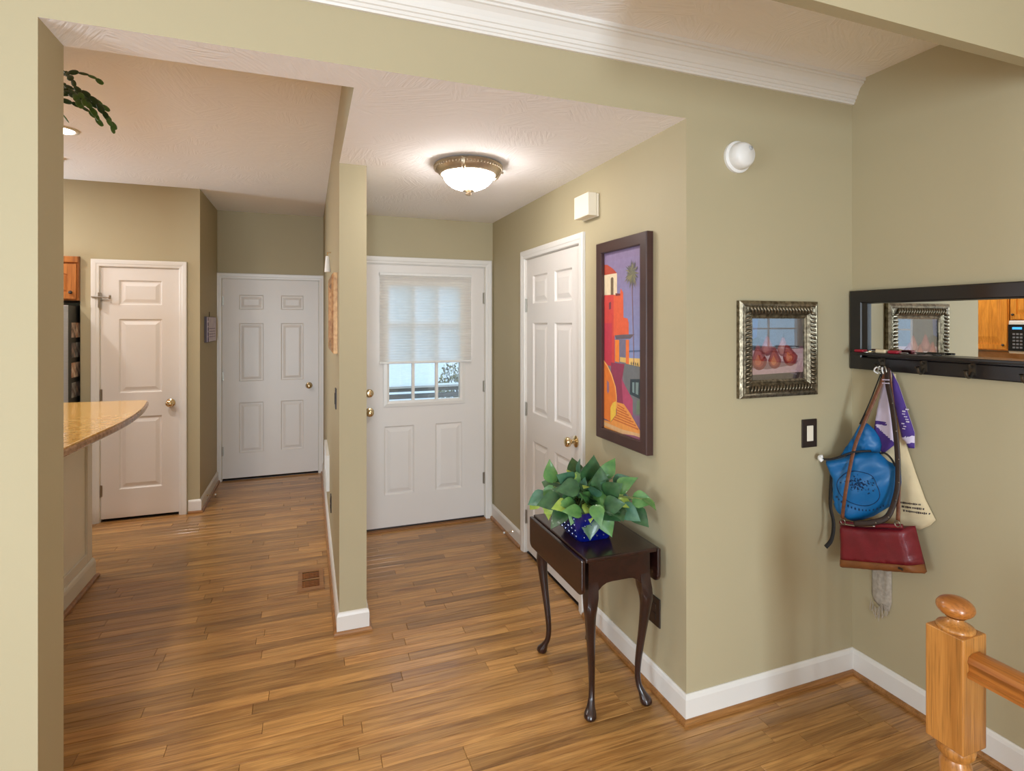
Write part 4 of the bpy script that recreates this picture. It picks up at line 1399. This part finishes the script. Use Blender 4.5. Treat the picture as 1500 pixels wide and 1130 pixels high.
for k in range(20):
    x_ = QX0 + 0.045 + (QX1 - QX0 - 0.09) * (k + .5) / 20
    for z_, s_ in ((QZ0 + 0.038, 1), (QZ1 - 0.038, -1)):
        flute((x_, YA - 0.024, z_), (1, 0, 0), (0, 0, s_)).build('gadroon', SILV, fm, smooth=True)
for k in range(18):
    z_ = QZ0 + 0.045 + (QZ1 - QZ0 - 0.09) * (k + .5) / 18
    for x_, s_ in ((QX0 + 0.038, 1), (QX1 - 0.038, -1)):
        flute((x_, YA - 0.024, z_), (0, 0, 1), (s_, 0, 0)).build('gadroon', SILV, fm, smooth=True)
pm = MB()
PCOL = []
pl_ = [0]
ix0, ix1, iz0, iz1 = QX0 + 0.072, QX1 - 0.072, QZ0 + 0.072, QZ1 - 0.072


def ppoly(pts, rgb):
    pl_[0] += 1
    if rgb not in PCOL:
        PCOL.append(rgb)
    pm.add([(ix0 + (ix1 - ix0) * s_, YA - 0.006 - pl_[0] * 0.00003, iz1 - (iz1 - iz0) * t) for s_, t in pts], [tuple(range(len(pts)))], PCOL.index(rgb))


ppoly([(0, 0), (1, 0), (1, .52), (0, .52)], (74, 70, 78))
ppoly([(0, 0), (.13, 0), (.10, .35), (0, .35)], (66, 84, 140))
ppoly([(0, .52), (1, .50), (1, .90), (0, .92)], (206, 168, 172))
ppoly([(0, .60), (1, .58), (1, .66), (0, .70)], (214, 182, 184))
ppoly([(0, .91), (1, .89), (1, 1), (0, 1)], (70, 56, 54))
ppoly([(.02, .34), (.12, .30), (.24, .36), (.20, .48), (.06, .50)], (44, 40, 44))


def pear(cx, cy, r, h, lean, c1, c2, c3):
    o_ = []
    for k in range(28):
        a = 2 * PI * k / 28
        yy = -math.cos(a)
        ww = r * math.sin(a) * (1.0 if yy > 0 else 1 - 0.62 * (-yy) ** 0.8)
        o_.append((cx + ww + lean * (-yy if yy < 0 else 0), cy + (yy * r * 1.15 if yy > 0 else yy * h)))
    ppoly(o_, c1)
    mv = lambda f_, dx, dy: [(cx + (a - cx) * f_ + dx, cy + (b - cy) * f_ + dy) for a, b in o_]
    ppoly(mv(.72, -.012, .0), c2)
    ppoly(mv(.42, -.02, .02), c3)
    ppoly([(cx + lean - .006, cy - h + .02), (cx + lean + .012, cy - h - .05), (cx + lean + .022, cy - h - .045), (cx + lean + .012, cy - h + .02)], (60, 40, 36))


ppoly([(.02, .80), (.30, .83), (.55, .80), (.85, .76), (.90, .70), (.02, .72)], (150, 112, 118))
pear(.30, .48, .115, .20, .0, (140, 62, 66), (166, 84, 84), (186, 108, 104))
pear(.60, .50, .11, .20, .0, (150, 80, 80), (180, 106, 100), (196, 128, 120))
pear(.74, .62, .145, .20, -.08, (140, 42, 46), (176, 70, 58), (214, 116, 78))
pear(.15, .67, .145, .25, -.03, (138, 40, 44), (174, 66, 56), (206, 106, 74))
pear(.44, .68, .125, .22, -.01, (140, 42, 44), (178, 74, 56), (216, 124, 80))
pm.build('print', [mat('pear_print_%d_%d_%d' % c, c, 0.5, var=0.06, vscale=60) for c in PCOL], pp)
MB().box(ix0, ix1, YA - 0.0095, YA - 0.0082, iz0, iz1).build('glass', PGLASS, pp)

# ================================================================== WALL ALARM
sd = thing('smoke_alarm', 'round white smoke alarm high on the wall above the pears', 'smoke alarm', (1.672, YA, 2.288))
MB().lathe([(0.0, 0.0005), (0.066, 0.0005), (0.066, 0.012), (0.060, 0.016), (0.0, 0.016)], (1.672, YA, 2.288), 32, '-y').build('base', PLAST, sd, smooth=True, autosm=40)
MB().lathe([(0.055, 0.016), (0.056, 0.030), (0.050, 0.050), (0.040, 0.062), (0.0, 0.066)], (1.672, YA, 2.288), 32, '-y').build('cover', PLAST, sd, smooth=True, autosm=50)
MB().lathe([(0.0, 0.062), (0.009, 0.062), (0.008, 0.067), (0.0, 0.068)], (1.688, YA, 2.312), 14, '-y').build('test_button', mat('grey_plastic', (176, 176, 176), 0.5), sd, smooth=True)

# ================================================================== MIRROR SHELF WITH HOOKS
MIRR = mat('mirror_silver', (238, 240, 240), 0.0, 1.0)
ms = thing('mirror_coat_rack', 'long black framed mirror with a ledge and coat hooks', 'mirror', (XB, 1.24, 1.39))
MY0, MY1, MZ0, MZ1 = 0.66, 1.812, 1.392, 1.744
frame_ring(MY0, MY1, MZ0, MZ1, [(0, 0.001), (0, 0.024), (0.004, 0.027), (0.052, 0.027), (0.056, 0.023), (0.060, 0.012), (0.060, 0.001), (0, 0.001)],
           lambda u, w_, z: (XB - w_, u, z)).build('frame', BLACKW, ms)
MB().box(XB - 0.022, XB - 0.001, MY0 + .056, MY1 - .056, MZ0 + .05, MZ0 + .078).build('lower_board', BLACKW, ms)
MB().box(XB - 0.022, XB - 0.001, MY1 - .082, MY1 - .056, MZ0 + .05, MZ1 - .05).build('inner_stile', BLACKW, ms)
MB().box(XB - 0.010, XB - 0.002, MY0 + .056, MY1 - .080, MZ0 + .07, MZ1 - .056).build('mirror_glass', MIRR, ms)
MB().box(XB - 0.080, XB - 0.022, MY0 + .02, MY1 - .045, MZ0 + .066, MZ0 + .078).build('ledge', BLACKW, ms, bevel=0.003)
HOOKM = mat('antique_hook_metal', (84, 76, 66), 0.35, 0.8)
for k in range(6):
    y_ = 1.656 - 0.170 * k
    if y_ < MY0 + .05:
        break
    hk = MB().box(XB - 0.031, XB - 0.027, y_ - .011, y_ + .011, 1.405, 1.448)
    hk.tube(smoothpath([(XB - 0.029, y_, 1.415), (XB - 0.045, y_, 1.398), (XB - 0.062, y_, 1.402), (XB - 0.070, y_, 1.424)], 5), [0.0055] * 15 + [0.008], 8)
    hk.tube(smoothpath([(XB - 0.029, y_, 1.436), (XB - 0.045, y_, 1.436), (XB - 0.052, y_, 1.449)], 5), [0.005] * 10 + [0.007], 8)
    hk.build('coat_hook', HOOKM, ms, smooth=True, autosm=50)
# things left on the ledge
ZL = MZ0 + .0785
REDP = mat('red_plastic', (150, 26, 44), 0.4)
CREAMP = mat('cream_plastic', (214, 196, 160), 0.45)
BLKP = mat('black_plastic', (20, 18, 22), 0.25, coat=0.3)
kr = thing('key_ring', 'bunch of keys with a red tag at the left end of the mirror ledge', 'keys', (XB - 0.055, 1.72, ZL))
MB().box(XB - 0.07, XB - 0.04, 1.715, 1.758, ZL, ZL + 0.012).build('red_tag', REDP, kr, bevel=0.004)
for k in range(3):
    kb = MB().lathe([(0.0, 0), (0.011, 0), (0.011, 0.0025), (0.0, 0.0025)], (XB - 0.058 + .008 * k, 1.708 - .006 * k, ZL + .0032 * k), 12)
    kb.box(XB - 0.061 + .008 * k, XB - 0.055 + .008 * k, 1.675 - .006 * k, 1.700 - .006 * k, ZL + .0032 * k, ZL + .0032 * k + .0022)
    kb.build('key', NICKEL if k != 1 else BRASS, kr)
tag(MB().box(XB - 0.066, XB - 0.04, 1.62, 1.665, ZL, ZL + 0.016).build('lighter', CREAMP, bevel=0.005), 'small cream coloured trinket beside the keys on the ledge', 'trinket')
kr2 = thing('car_key_fob', 'red and black car key fob in the middle of the ledge clutter', 'keys', (XB - 0.052, 1.59, ZL))
MB().box(XB - 0.066, XB - 0.036, 1.568, 1.612, ZL, ZL + 0.014).build('fob', REDP, kr2, bevel=0.005)
MB().box(XB - 0.056, XB - 0.048, 1.535, 1.568, ZL + .004, ZL + 0.007).build('key_blade', NICKEL, kr2)
sg = thing('sunglasses', 'folded dark sunglasses lying on the mirror ledge', 'sunglasses', (XB - 0.05, 1.48, ZL))
for y_ in (1.485, 1.425):
    MB().lathe([(0.0, 0.0), (0.014, 0.0005), (0.015, 0.003), (0.012, 0.0055), (0.0, 0.006)], (XB - 0.05, y_, ZL + .002), 16).build('lens', BLKP, sg, smooth=True)
MB().tube([(XB - .05, 1.471, ZL + .006), (XB - .054, 1.455, ZL + .007), (XB - .05, 1.439, ZL + .006)], 0.002, 6).build('bridge', BLKP, sg)
for y_, e in ((1.50, 1.415), (1.41, 1.495)):
    MB().tube(smoothpath([(XB - .05, y_, ZL + .008), (XB - .036, y_, ZL + .009), (XB - .034, (y_ + e) / 2, ZL + .009), (XB - .036, e, ZL + .008)], 4), 0.0022, 6).build('temple', BLKP, sg)

# ================================================================== BAGS ON THE FIRST HOOK
def cloth(name, outline, xf, thick, mats, parent, wr=0.004, ws=14.0, step=0.011, round_=0.03, seed=0, folds=None, colorf=None, dome_outline=None):
    """Soft body: outline in (y, z); xf(y, z) is the back surface; the front bulges towards -X with wrinkles."""
    n_ = len(outline)
    fine = []
    for i in range(n_):
        a, b = Vector(outline[i]), Vector(outline[(i + 1) % n_])
        m_ = max(1, int((b - a).length / step))
        fine += [a + (b - a) * k / m_ for k in range(m_)]
    N_ = len(fine)

    def dist(p, ol=outline):
        best = 9
        for i in range(len(ol)):
            a, b = Vector(ol[i]), Vector(ol[(i + 1) % len(ol)])
            t = max(0, min(1, (p - a).dot(b - a) / max((b - a).length_squared, 1e-9)))
            best = min(best, (a + (b - a) * t - p).length)
        return best
    ys_, zs_ = [p[0] for p in outline], [p[1] for p in outline]
    pts = list(fine)
    rnd_ = random.Random(seed)
    y_ = min(ys_)
    while y_ < max(ys_):
        z_ = min(zs_)
        while z_ < max(zs_):
            p = Vector((y_ + rnd_.uniform(-.2, .2) * step, z_ + rnd_.uniform(-.2, .2) * step))
            ins = False
            j = n_ - 1
            for i in range(n_):
                if (outline[i][1] > p.y) != (outline[j][1] > p.y) and p.x < (outline[j][0] - outline[i][0]) * (p.y - outline[i][1]) / (outline[j][1] - outline[i][1]) + outline[i][0]:
                    ins = not ins
                j = i
            if ins and dist(p) > step * 0.6:
                pts.append(p)
            z_ += step
        y_ += step
    V, E_, F_, *_r = delaunay_2d_cdt(pts, [], [list(range(N_))], 1, 1e-6)
    front, bk = [], []
    for p in V:
        d = dist(p, dome_outline or outline)
        f_ = min(1, d / round_)
        dome = math.sqrt(max(0, 1 - (1 - f_) ** 2))
        wv = noise.noise(Vector((p.x * ws + seed, p.y * ws, seed * 1.7))) + 0.5 * noise.noise(Vector((p.x * ws * 2.3, p.y * ws * 1.2, seed + 4.0)))
        ex = folds(p.x, p.y) if folds else 0
        xx = xf(p.x, p.y)
        front.append((xx - 0.0015 - thick * dome - (wv * wr + ex) * min(1, f_ * 1.6), p.x, p.y))
        bk.append((xx, p.x, p.y))
    mb = MB()
    nv = len(V)
    mb.v = [Vector(q) for q in front + bk]
    for f_ in F_:
        c = sum((V[i] for i in f_), Vector((0, 0))) / len(f_)
        mi = colorf(c.x, c.y) if colorf else 0
        mb.f.append(list(f_)); mb.m.append(mi)
        mb.f.append([nv + i for i in f_][::-1]); mb.m.append(mi)
    # rim
    cnt = {}
    for f_ in F_:
        for i in range(len(f_)):
            e = (f_[i], f_[(i + 1) % len(f_)])
            cnt[tuple(sorted(e))] = cnt.get(tuple(sorted(e)), 0) + 1
    for (a, b), c in cnt.items():
        if c == 1:
            mb.f.append([a, b, nv + b, nv + a]); mb.m.append(0)
    return mb.build(name, mats, parent, smooth=True)


def interp(a, b):
    """Plane x = f(y) through two (y, x) points."""
    return lambda y_, z_: a[1] + (b[1] - a[1]) * (y_ - a[0]) / (b[0] - a[0])


CANV = mat('cream_canvas', (214, 196, 158), 0.9, var=0.04, vscale=12, bump=0.25, bscale=500)
BLUEF = mat('blue_nylon', (4, 90, 144), 0.42, var=0.08, vscale=9, bump=0.15, bscale=60, spec=0.4)
BLACKC = mat('black_cord', (20, 17, 18), 0.7)
PURF = mat('purple_felt', (70, 44, 122), 0.8, var=0.08)
LILAC = mat('lilac_white_cloth', (206, 194, 214), 0.8, var=0.03)
REDL = mat('red_leather', (108, 16, 28), 0.45, var=0.12, vscale=20, bump=0.2, bscale=180, coat=0.1)
TANL = mat('tan_leather', (122, 72, 32), 0.55, var=0.1, vscale=20, bump=0.2, bscale=180)
STRAPL = mat('brown_strap_leather', (112, 66, 42), 0.5, var=0.2, vscale=60)
DARKL = mat('dark_strap_leather', (44, 28, 22), 0.45, var=0.15, vscale=60)
INK = mat('dark_ink', (52, 40, 44), 0.7)
NAVY = mat('navy_ink', (8, 46, 84), 0.6)
GREYK = mat('grey_knit', (172, 162, 148), 0.95, var=0.12, vscale=70, bump=0.5, bscale=300)

# grey fringed scarf, hangs lowest, against the wall
sc_ = thing('grey_scarf', 'pale grey scarf end hanging below the red handbag', 'scarf', (2.32, 1.68, 0.32))
cloth('scarf_cloth', [(1.724, 0.90), (1.724, 0.40), (1.712, 0.375), (1.695, 0.365), (1.672, 0.352), (1.645, 0.36), (1.636, 0.40), (1.636, 0.90)], lambda y_, z_: 2.338, 0.006, [GREYK], sc_, 0.004, 30,
      folds=lambda y_, z_: 0.003 * math.sin(y_ * 380 + math.sin(z_ * 22) * 1.4), seed=3, round_=0.012)
random.seed(31)
for k in range(15):
    y_ = 1.716 - 0.0052 * k
    z0 = 0.385 - 0.028 * math.sin(PI * min(1, k / 9))
    MB().tube([(2.322, y_, z0), (2.322, y_ - random.uniform(-.004, .004), z0 - .03), (2.321, y_ - random.uniform(-.006, .006), z0 - random.uniform(.04, .065))], 0.0014, 4).build('fringe', GREYK, sc_)

# canvas tote
tb = thing('canvas_tote_bag', 'cream canvas tote bag with dark printing hanging behind the blue bag', 'bag', (2.29, 1.6, 0.74))
cloth('bag_cloth', [(1.632, 1.385), (1.609, 1.385), (1.598, 1.25), (1.576, 1.12), (1.53, 0.985), (1.495, 0.89), (1.456, 0.817), (1.475, 0.79), (1.515, 0.758), (1.57, 0.748), (1.65, 0.742), (1.725, 0.737), (1.735, 0.86),
                    (1.70, 1.0), (1.661, 1.25)], interp((1.45, 2.332), (1.73, 2.318)), 0.018, [CANV], tb, 0.006, 9, seed=7, round_=0.05,
      folds=lambda y_, z_: 0.006 * math.sin((y_ - 1.6) * 90 + (z_ - .8) * 20) * max(0, z_ - 0.8) * 2)
from mathutils.bvhtree import BVHTree


def projector(ob, dflt):
    t_ = BVHTree.FromPolygons([WPOS[ob] + v.co for v in ob.data.vertices], [tuple(p.vertices) for p in ob.data.polygons])

    def fn(y_, z_):
        h = t_.ray_cast(Vector((1.5, y_, z_)), Vector((1, 0, 0)))
        return (h[0].x if h[0] else dflt) - 0.0012
    return fn


ontote = projector([o_ for o_ in tb.children][0], 2.31)
pt = MB()
random.seed(77)
for ln, (ya, za, yb, zb_) in enumerate(((1.578, .853, 1.502, .866), (1.572, .838, 1.487, .852), (1.566, .823, 1.472, .838))):
    y_ = 0.0
    while y_ < 0.97:
        w_ = random.uniform(.035, .06)
        a = y_
        b = min(1, y_ + w_)
        P0, P1 = (ya + (yb - ya) * a, za + (zb_ - za) * a), (ya + (yb - ya) * b, za + (zb_ - za) * b)
        hh = random.choice([.0028, .0034, .0042])
        pt.quad((ontote(P0[0], P0[1] - hh), P0[0], P0[1] - hh), (ontote(P1[0], P1[1] - hh), P1[0], P1[1] - hh), (ontote(P1[0], P1[1] + hh), P1[0], P1[1] + hh), (ontote(P0[0], P0[1] + hh), P0[0], P0[1] + hh))
        y_ += w_ + .018 + (random.random() < .16) * .03
tag(pt.build('print_lines', INK, tb), 'three lines of small dark print')
# purple and lilac pennant scarf
pn = thing('purple_pennant', 'purple and lilac school pennant folded over the first hook', 'pennant', (2.26, 1.6, 1.04))
cloth('left_fold', [(1.625, 1.40), (1.599, 1.40), (1.585, 1.25), (1.577, 1.158), (1.573, 1.104), (1.632, 1.043), (1.672, 1.112), (1.664, 1.175), (1.645, 1.29)], interp((1.57, 2.282), (1.67, 2.276)), 0.012,
      [LILAC, PURF], pn, 0.004, 18, step=0.007, seed=9, round_=0.02,
      colorf=lambda y_, z_: 1 if ((z_ < 1.115 + (y_ - 1.575) * 0.72 - 0.012 and z_ < 1.165 and y_ > 1.578) or (1.166 < z_ - (1.66 - y_) * 0.10 < 1.182 and y_ > 1.60 + abs(z_ - 1.168))) else 0)
cloth('right_fold', [(1.600, 1.395), (1.575, 1.345), (1.514, 1.156), (1.514, 1.092), (1.537, 1.088), (1.548, 1.11), (1.562, 1.121), (1.582, 1.22), (1.60, 1.30)], interp((1.51, 2.298), (1.60, 2.290)), 0.010,
      [LILAC, PURF], pn, 0.004, 18, step=0.007, seed=10, round_=0.02, colorf=lambda y_, z_: 0 if (1.115 < z_ + (y_ - 1.514) * 0.3 < 1.142) else 1)
lp = MB()
random.seed(4)
for k in range(9):
    y_, z_ = 1.553 - random.uniform(0, .022), 1.165 + .010 * k
    lp.box(2.2790, 2.2840, y_ - .006, y_ + .004, z_, z_ + random.uniform(.003, .006))
tag(lp.build('white_lettering', LILAC, pn), 'illegible small white lettering')

# blue drawstring bag
bb = thing('blue_drawstring_bag', 'bright blue nylon drawstring bag with a dark round print', 'bag', (2.18, 1.66, 0.76))
bxf = interp((1.78, 2.132), (1.55, 2.262))
low = [(1.779, 1.0), (1.768, 0.96), (1.757, 0.929), (1.754, 0.88), (1.752, 0.835), (1.745, 0.80), (1.732, 0.77), (1.694, 0.752), (1.662, 0.765), (1.628, 0.79), (1.60, 0.82), (1.572, 0.85), (1.55, 0.90), (1.545, 0.95), (1.547, 1.011),
       (1.566, 1.02), (1.585, 1.03), (1.611, 1.058), (1.664, 1.052), (1.72, 1.022)]
cloth('bag_body', low, bxf, 0.042, [BLUEF], bb, 0.015, 12, seed=2, round_=0.045,
      folds=lambda y_, z_: 0.007 * math.sin((y_ - 1.6) * 60 + (z_ - 1.0) * 55) * max(0, min(1, (z_ - 0.84) * 7)))
cloth('gathered_neck', [(1.694, 1.172), (1.72, 1.11), (1.742, 1.06), (1.766, 1.012), (1.70, 1.02), (1.633, 1.05), (1.628, 1.085), (1.635, 1.115), (1.651, 1.145), (1.672, 1.168)], interp((1.76, 2.20), (1.63, 2.265)), 0.03,
      [BLUEF], bb, 0.007, 20, seed=5, round_=0.04, folds=lambda y_, z_: 0.007 * math.sin((y_ - 1.69) / max(0.25, 1.35 - z_) * 90))
# black drawcord along the flap and up to the hook
fx = lambda y_: bxf(y_, 0) - 0.040
MB().tube(smoothpath([(2.108, 1.781, 1.003), (2.115, 1.745, 1.010), (2.125, 1.705, 1.030), (2.150, 1.664, 1.056), (2.195, 1.622, 1.066)], 5), 0.0045, 7).build('drawcord', BLACKC, bb, smooth=True)
MB().tube(smoothpath([(2.232, 1.612, 1.055), (2.226, 1.585, 1.062), (2.232, 1.565, 1.045), (2.24, 1.552, 1.015)], 5), 0.004, 7).build('drawcord', BLACKC, bb, smooth=True)
MB().tube(smoothpath([(2.262, 1.622, 1.405), (2.240, 1.660, 1.266), (2.218, 1.690, 1.165)], 5), 0.0028, 6).build('drawcord', BLACKC, bb, smooth=True)
MB().tube(smoothpath([(2.262, 1.620, 1.40), (2.235, 1.640, 1.266), (2.225, 1.668, 1.21), (2.216, 1.684, 1.165)], 5), 0.0026, 6).build('drawcord', BLACKC, bb, smooth=True)
MB().tube(smoothpath([(2.14, 1.760, 0.95), (2.125, 1.755, 0.811), (2.12, 1.735, 0.736), (2.112, 1.738, 0.667), (2.10, 1.757, 0.628)], 5), 0.009, 8, flat=0.35, ref=(1, 0, 0)).build('hanging_strap', BLACKC, bb, smooth=True)
MB().tube(smoothpath([(2.104, 1.776, 0.996), (2.100, 1.784, 1.004), (2.106, 1.790, 1.010), (2.114, 1.782, 1.013)], 4), 0.009, 8).build('white_corner', PLAST, bb, smooth=True)
# round print, follows the bulged front
bm_objs = [o_ for o_ in bb.children if o_.name.startswith('bag_body')]
body = bm_objs[0]
onbag = projector(body, 2.15)
pr_ = MB()
cy, cz, ry, rz = 1.652, 0.905, 0.066, 0.072
pts = [(cy + ry * math.cos(2 * PI * k / 48), cz + rz * math.sin(2 * PI * k / 48) - (0.0 if True else 0)) for k in range(49)]
pr_.tube([(onbag(a, b), a, b) for a, b in pts], 0.0016, 4)
random.seed(6)
for k in range(15):      # curved line of print under the circle
    a = -2.45 + 1.85 * k / 14
    y_, z_ = cy - 0.083 * math.cos(a) * -1, cz + 0.090 * math.sin(a)
    s_ = random.choice([.0035, .0045, .005])
    x_ = onbag(y_, z_)
    pr_.add([(x_, y_ - s_, z_ - s_), (x_, y_ + s_, z_ - s_), (x_, y_ + s_, z_ + s_ * .8), (x_, y_ - s_, z_ + s_)], [(0, 1, 2, 3)])
for k in range(110):      # dark crown of brush marks inside the circle
    a = random.uniform(0, PI)
    y_, z_ = cy + 0.026 * random.gauss(0, .8), cz + 0.020 + 0.016 * random.gauss(0, .9)
    s_ = random.uniform(.002, .006)
    x_ = onbag(y_, z_)
    pr_.add([(x_, y_ - s_, z_), (x_, y_, z_ - s_ * .7), (x_, y_ + s_, z_), (x_, y_, z_ + s_ * .8)], [(0, 1, 2, 3)])
tag(pr_.build('dark_print', NAVY, bb), 'round dark blue emblem with a curved line of lettering')

# red handbag
hb = thing('red_handbag', 'red leather handbag with a tan base hanging lowest on the straps', 'handbag', (2.17, 1.6, 0.55))
hxf = interp((1.734, 2.190), (1.45, 2.262))
PURSE = [(1.734, 0.735), (1.66, 0.748), (1.595, 0.764), (1.483, 0.795), (1.462, 0.70), (1.4455, 0.628), (1.452, 0.618), (1.727, 0.538), (1.731, 0.548), (1.730, 0.66)]
cloth('body', [(1.734, 0.735), (1.66, 0.748), (1.595, 0.764), (1.483, 0.795), (1.462, 0.70), (1.4515, 0.657), (1.726, 0.583), (1.730, 0.66)], hxf, 0.060, [REDL], hb, 0.006, 9, seed=12, round_=0.024, dome_outline=PURSE)
cloth('tan_base', [(1.7265, 0.5825), (1.4515, 0.6565), (1.4455, 0.628), (1.452, 0.618), (1.727, 0.538), (1.731, 0.548)], hxf, 0.0615, [TANL], hb, 0.006, 9, seed=12, round_=0.024, step=0.008, dome_outline=PURSE)
MB().box(2.167, 2.170, 1.474, 1.492, 0.634, 0.643).build('maker_tag', DARKL, hb)
zx = lambda y_: hxf(y_, 0) - 0.05
MB().tube(smoothpath([(zx(1.72), 1.722, 0.742), (zx(1.66), 1.66, 0.752), (zx(1.6), 1.60, 0.768), (zx(1.5), 1.495, 0.796)], 5), 0.009, 8).build('rolled_top', REDL, hb, smooth=True)
MB().tube(smoothpath([(zx(1.70) - .012, 1.700, 0.742), (zx(1.65) - .014, 1.645, 0.752), (zx(1.6) - .014, 1.58, 0.772)], 5), 0.0035, 6).build('zipper', NICKEL, hb, smooth=True)
for y_, z_ in ((1.705, 0.752), (1.508, 0.803)):
    MB().tube([(zx(y_) - .01, y_ + .011 * math.cos(2 * PI * k / 12), z_ + .012 * math.sin(2 * PI * k / 12)) for k in range(13)], 0.0025, 6).build('ring', NICKEL, hb, smooth=True)
MB().tube(smoothpath([(2.262, 1.60, 1.408), (2.238, 1.618, 1.33), (2.195, 1.655, 1.173), (2.155, 1.668, 1.066), (2.100, 1.662, 0.90), (2.125, 1.698, 0.77)], 6), 0.0085, 8, flat=0.35, ref=(1, 0, 0)).build('strap', STRAPL, hb, smooth=True)
MB().tube(smoothpath([(2.262, 1.597, 1.405), (2.245, 1.567, 1.266), (2.238, 1.545, 1.142), (2.218, 1.524, 0.994), (2.190, 1.508, 0.81)], 6), 0.0085, 8, flat=0.35, ref=(1, 0, 0)).build('strap', STRAPL, hb, smooth=True)
# dark studded shoulder strap
st_ = hb
path = smoothpath([(2.258, 1.598, 1.412), (2.240, 1.585, 1.353), (2.230, 1.558, 1.253), (2.218, 1.533, 1.118), (2.205, 1.518, 0.997), (2.192, 1.518, 0.91), (2.172, 1.537, 0.824), (2.150, 1.585, 0.786), (2.130, 1.648, 0.762)], 6)
MB().tube(path, 0.0115, 8, flat=0.28, ref=(1, 0, 0)).build('studded_strap', DARKL, st_, smooth=True)
for k in range(6, len(path) - 4, 5):
    inst('stud', (lambda: STUD)() if 'STUD' in globals() else globals().setdefault('STUD', MB().lathe([(0, 0), (.0028, 0), (.002, .002), (0, .0026)], (0, 0, 0), 8, '-x').build('stud', NICKEL, st_).data), st_, path[k] + Vector((-0.0035, -.006, 0)))
for k in (0, 1):
    MB().tube([(2.228 - .0, 1.584 + .014, 1.350 + .014 * k), (2.226, 1.584 - .016, 1.352 + .014 * k)], 0.0022, 6).build('pale_stitch_band', LILAC, st_)
# clips at the hook
ck = thing('key_clips', 'cluster of small metal clips and rings on the first coat hook', 'clips', (2.262, 1.62, 1.40))
for k in range(4):
    y_ = 1.640 - .012 * k
    MB().tube(smoothpath([(2.262, 1.63 - .004 * k, 1.402), (2.252, y_, 1.412 + .006 * (k % 2)), (2.250, y_ + .01 - .006 * k, 1.396), (2.256, y_ - .004, 1.385)], 4), 0.003, 6).build('clip', NICKEL if k % 2 else PLAST, ck, smooth=True)

# ================================================================== STAIR RAILING
rl = thing('stair_railing', 'honey oak newel post with rounded finial and handrail', 'railing', (1.535, 0.905, 0))
NX0, NY0, NW = 1.487, 0.866, 0.088
ncx, ncy = NX0 + NW / 2, NY0 + NW / 2
NT = 0.829


def newel(cx, cy):
    h = NW / 2
    npst = MB().box(cx - h, cx + h, cy - h, cy + h, 0.545, NT).build('newel_block', HONEY_V, rl, bevel=0.003)
    MB().lathe([(0.0, 0.0), (0.040, 0.0), (0.040, 0.16), (0.030, 0.175), (0.034, 0.20), (0.028, 0.25), (0.030, 0.40), (0.034, 0.49), (0.028, 0.505), (0.040, 0.52), (0.042, 0.535), (0.036, 0.546), (0.0, 0.546)],
               (cx, cy, 0), 24).build('turned_shaft', HONEY_V, rl, smooth=True, autosm=45)
    MB().lathe([(0.0, NT), (0.040, NT), (0.041, NT + .004), (0.038, NT + .009), (0.034, NT + .010), (0.026, NT + .016), (0.018, NT + .021), (0.017, NT + .027), (0.022, NT + .030)], (cx, cy, 0), 28).build('collar', HONEY_V, rl, smooth=True, autosm=50)
    MB().lathe([(max(0.0, 0.0405 * math.cos(t)), NT + .054 + 0.0255 * math.sin(t)) for t in [-PI / 2 + PI * i / 14 for i in range(15)]], (cx, cy, 0), 28).build('finial', HONEY_Y, rl, smooth=True)


newel(ncx, ncy)
newel(ncx, -0.95)
zr = 0.762
hp = [(-.030, -.026), (.030, -.026), (.031, -.014), (.024, -.010), (.026, .004), (.031, .012), (.026, .024), (.012, .030), (-.012, .030), (-.026, .024), (-.031, .012), (-.026, .004), (-.024, -.010), (-.031, -.014)]
MB().rings([[(ncx + a, y_, zr + b) for a, b in hp] for y_ in (NY0 - 0.0005, -0.95 + NW / 2)]).build('handrail', HONEY_Y, rl, smooth=True, autosm=35)
for k in range(13):
    y_ = 0.735 - 0.125 * k
    if y_ > -0.88:
        b_ = MB().box(ncx - .016, ncx + .016, y_ - .016, y_ + .016, 0.56, zr - .026)
        b_.lathe([(0.015, 0.22), (0.019, 0.24), (0.012, 0.27), (0.013, 0.40), (0.019, 0.52), (0.014, 0.535), (0.016, 0.56)], (ncx, y_, 0), 14)
        b_.box(ncx - .016, ncx + .016, y_ - .016, y_ + .016, 0.0, 0.22)
        b_.build('baluster', HONEY_V, rl)
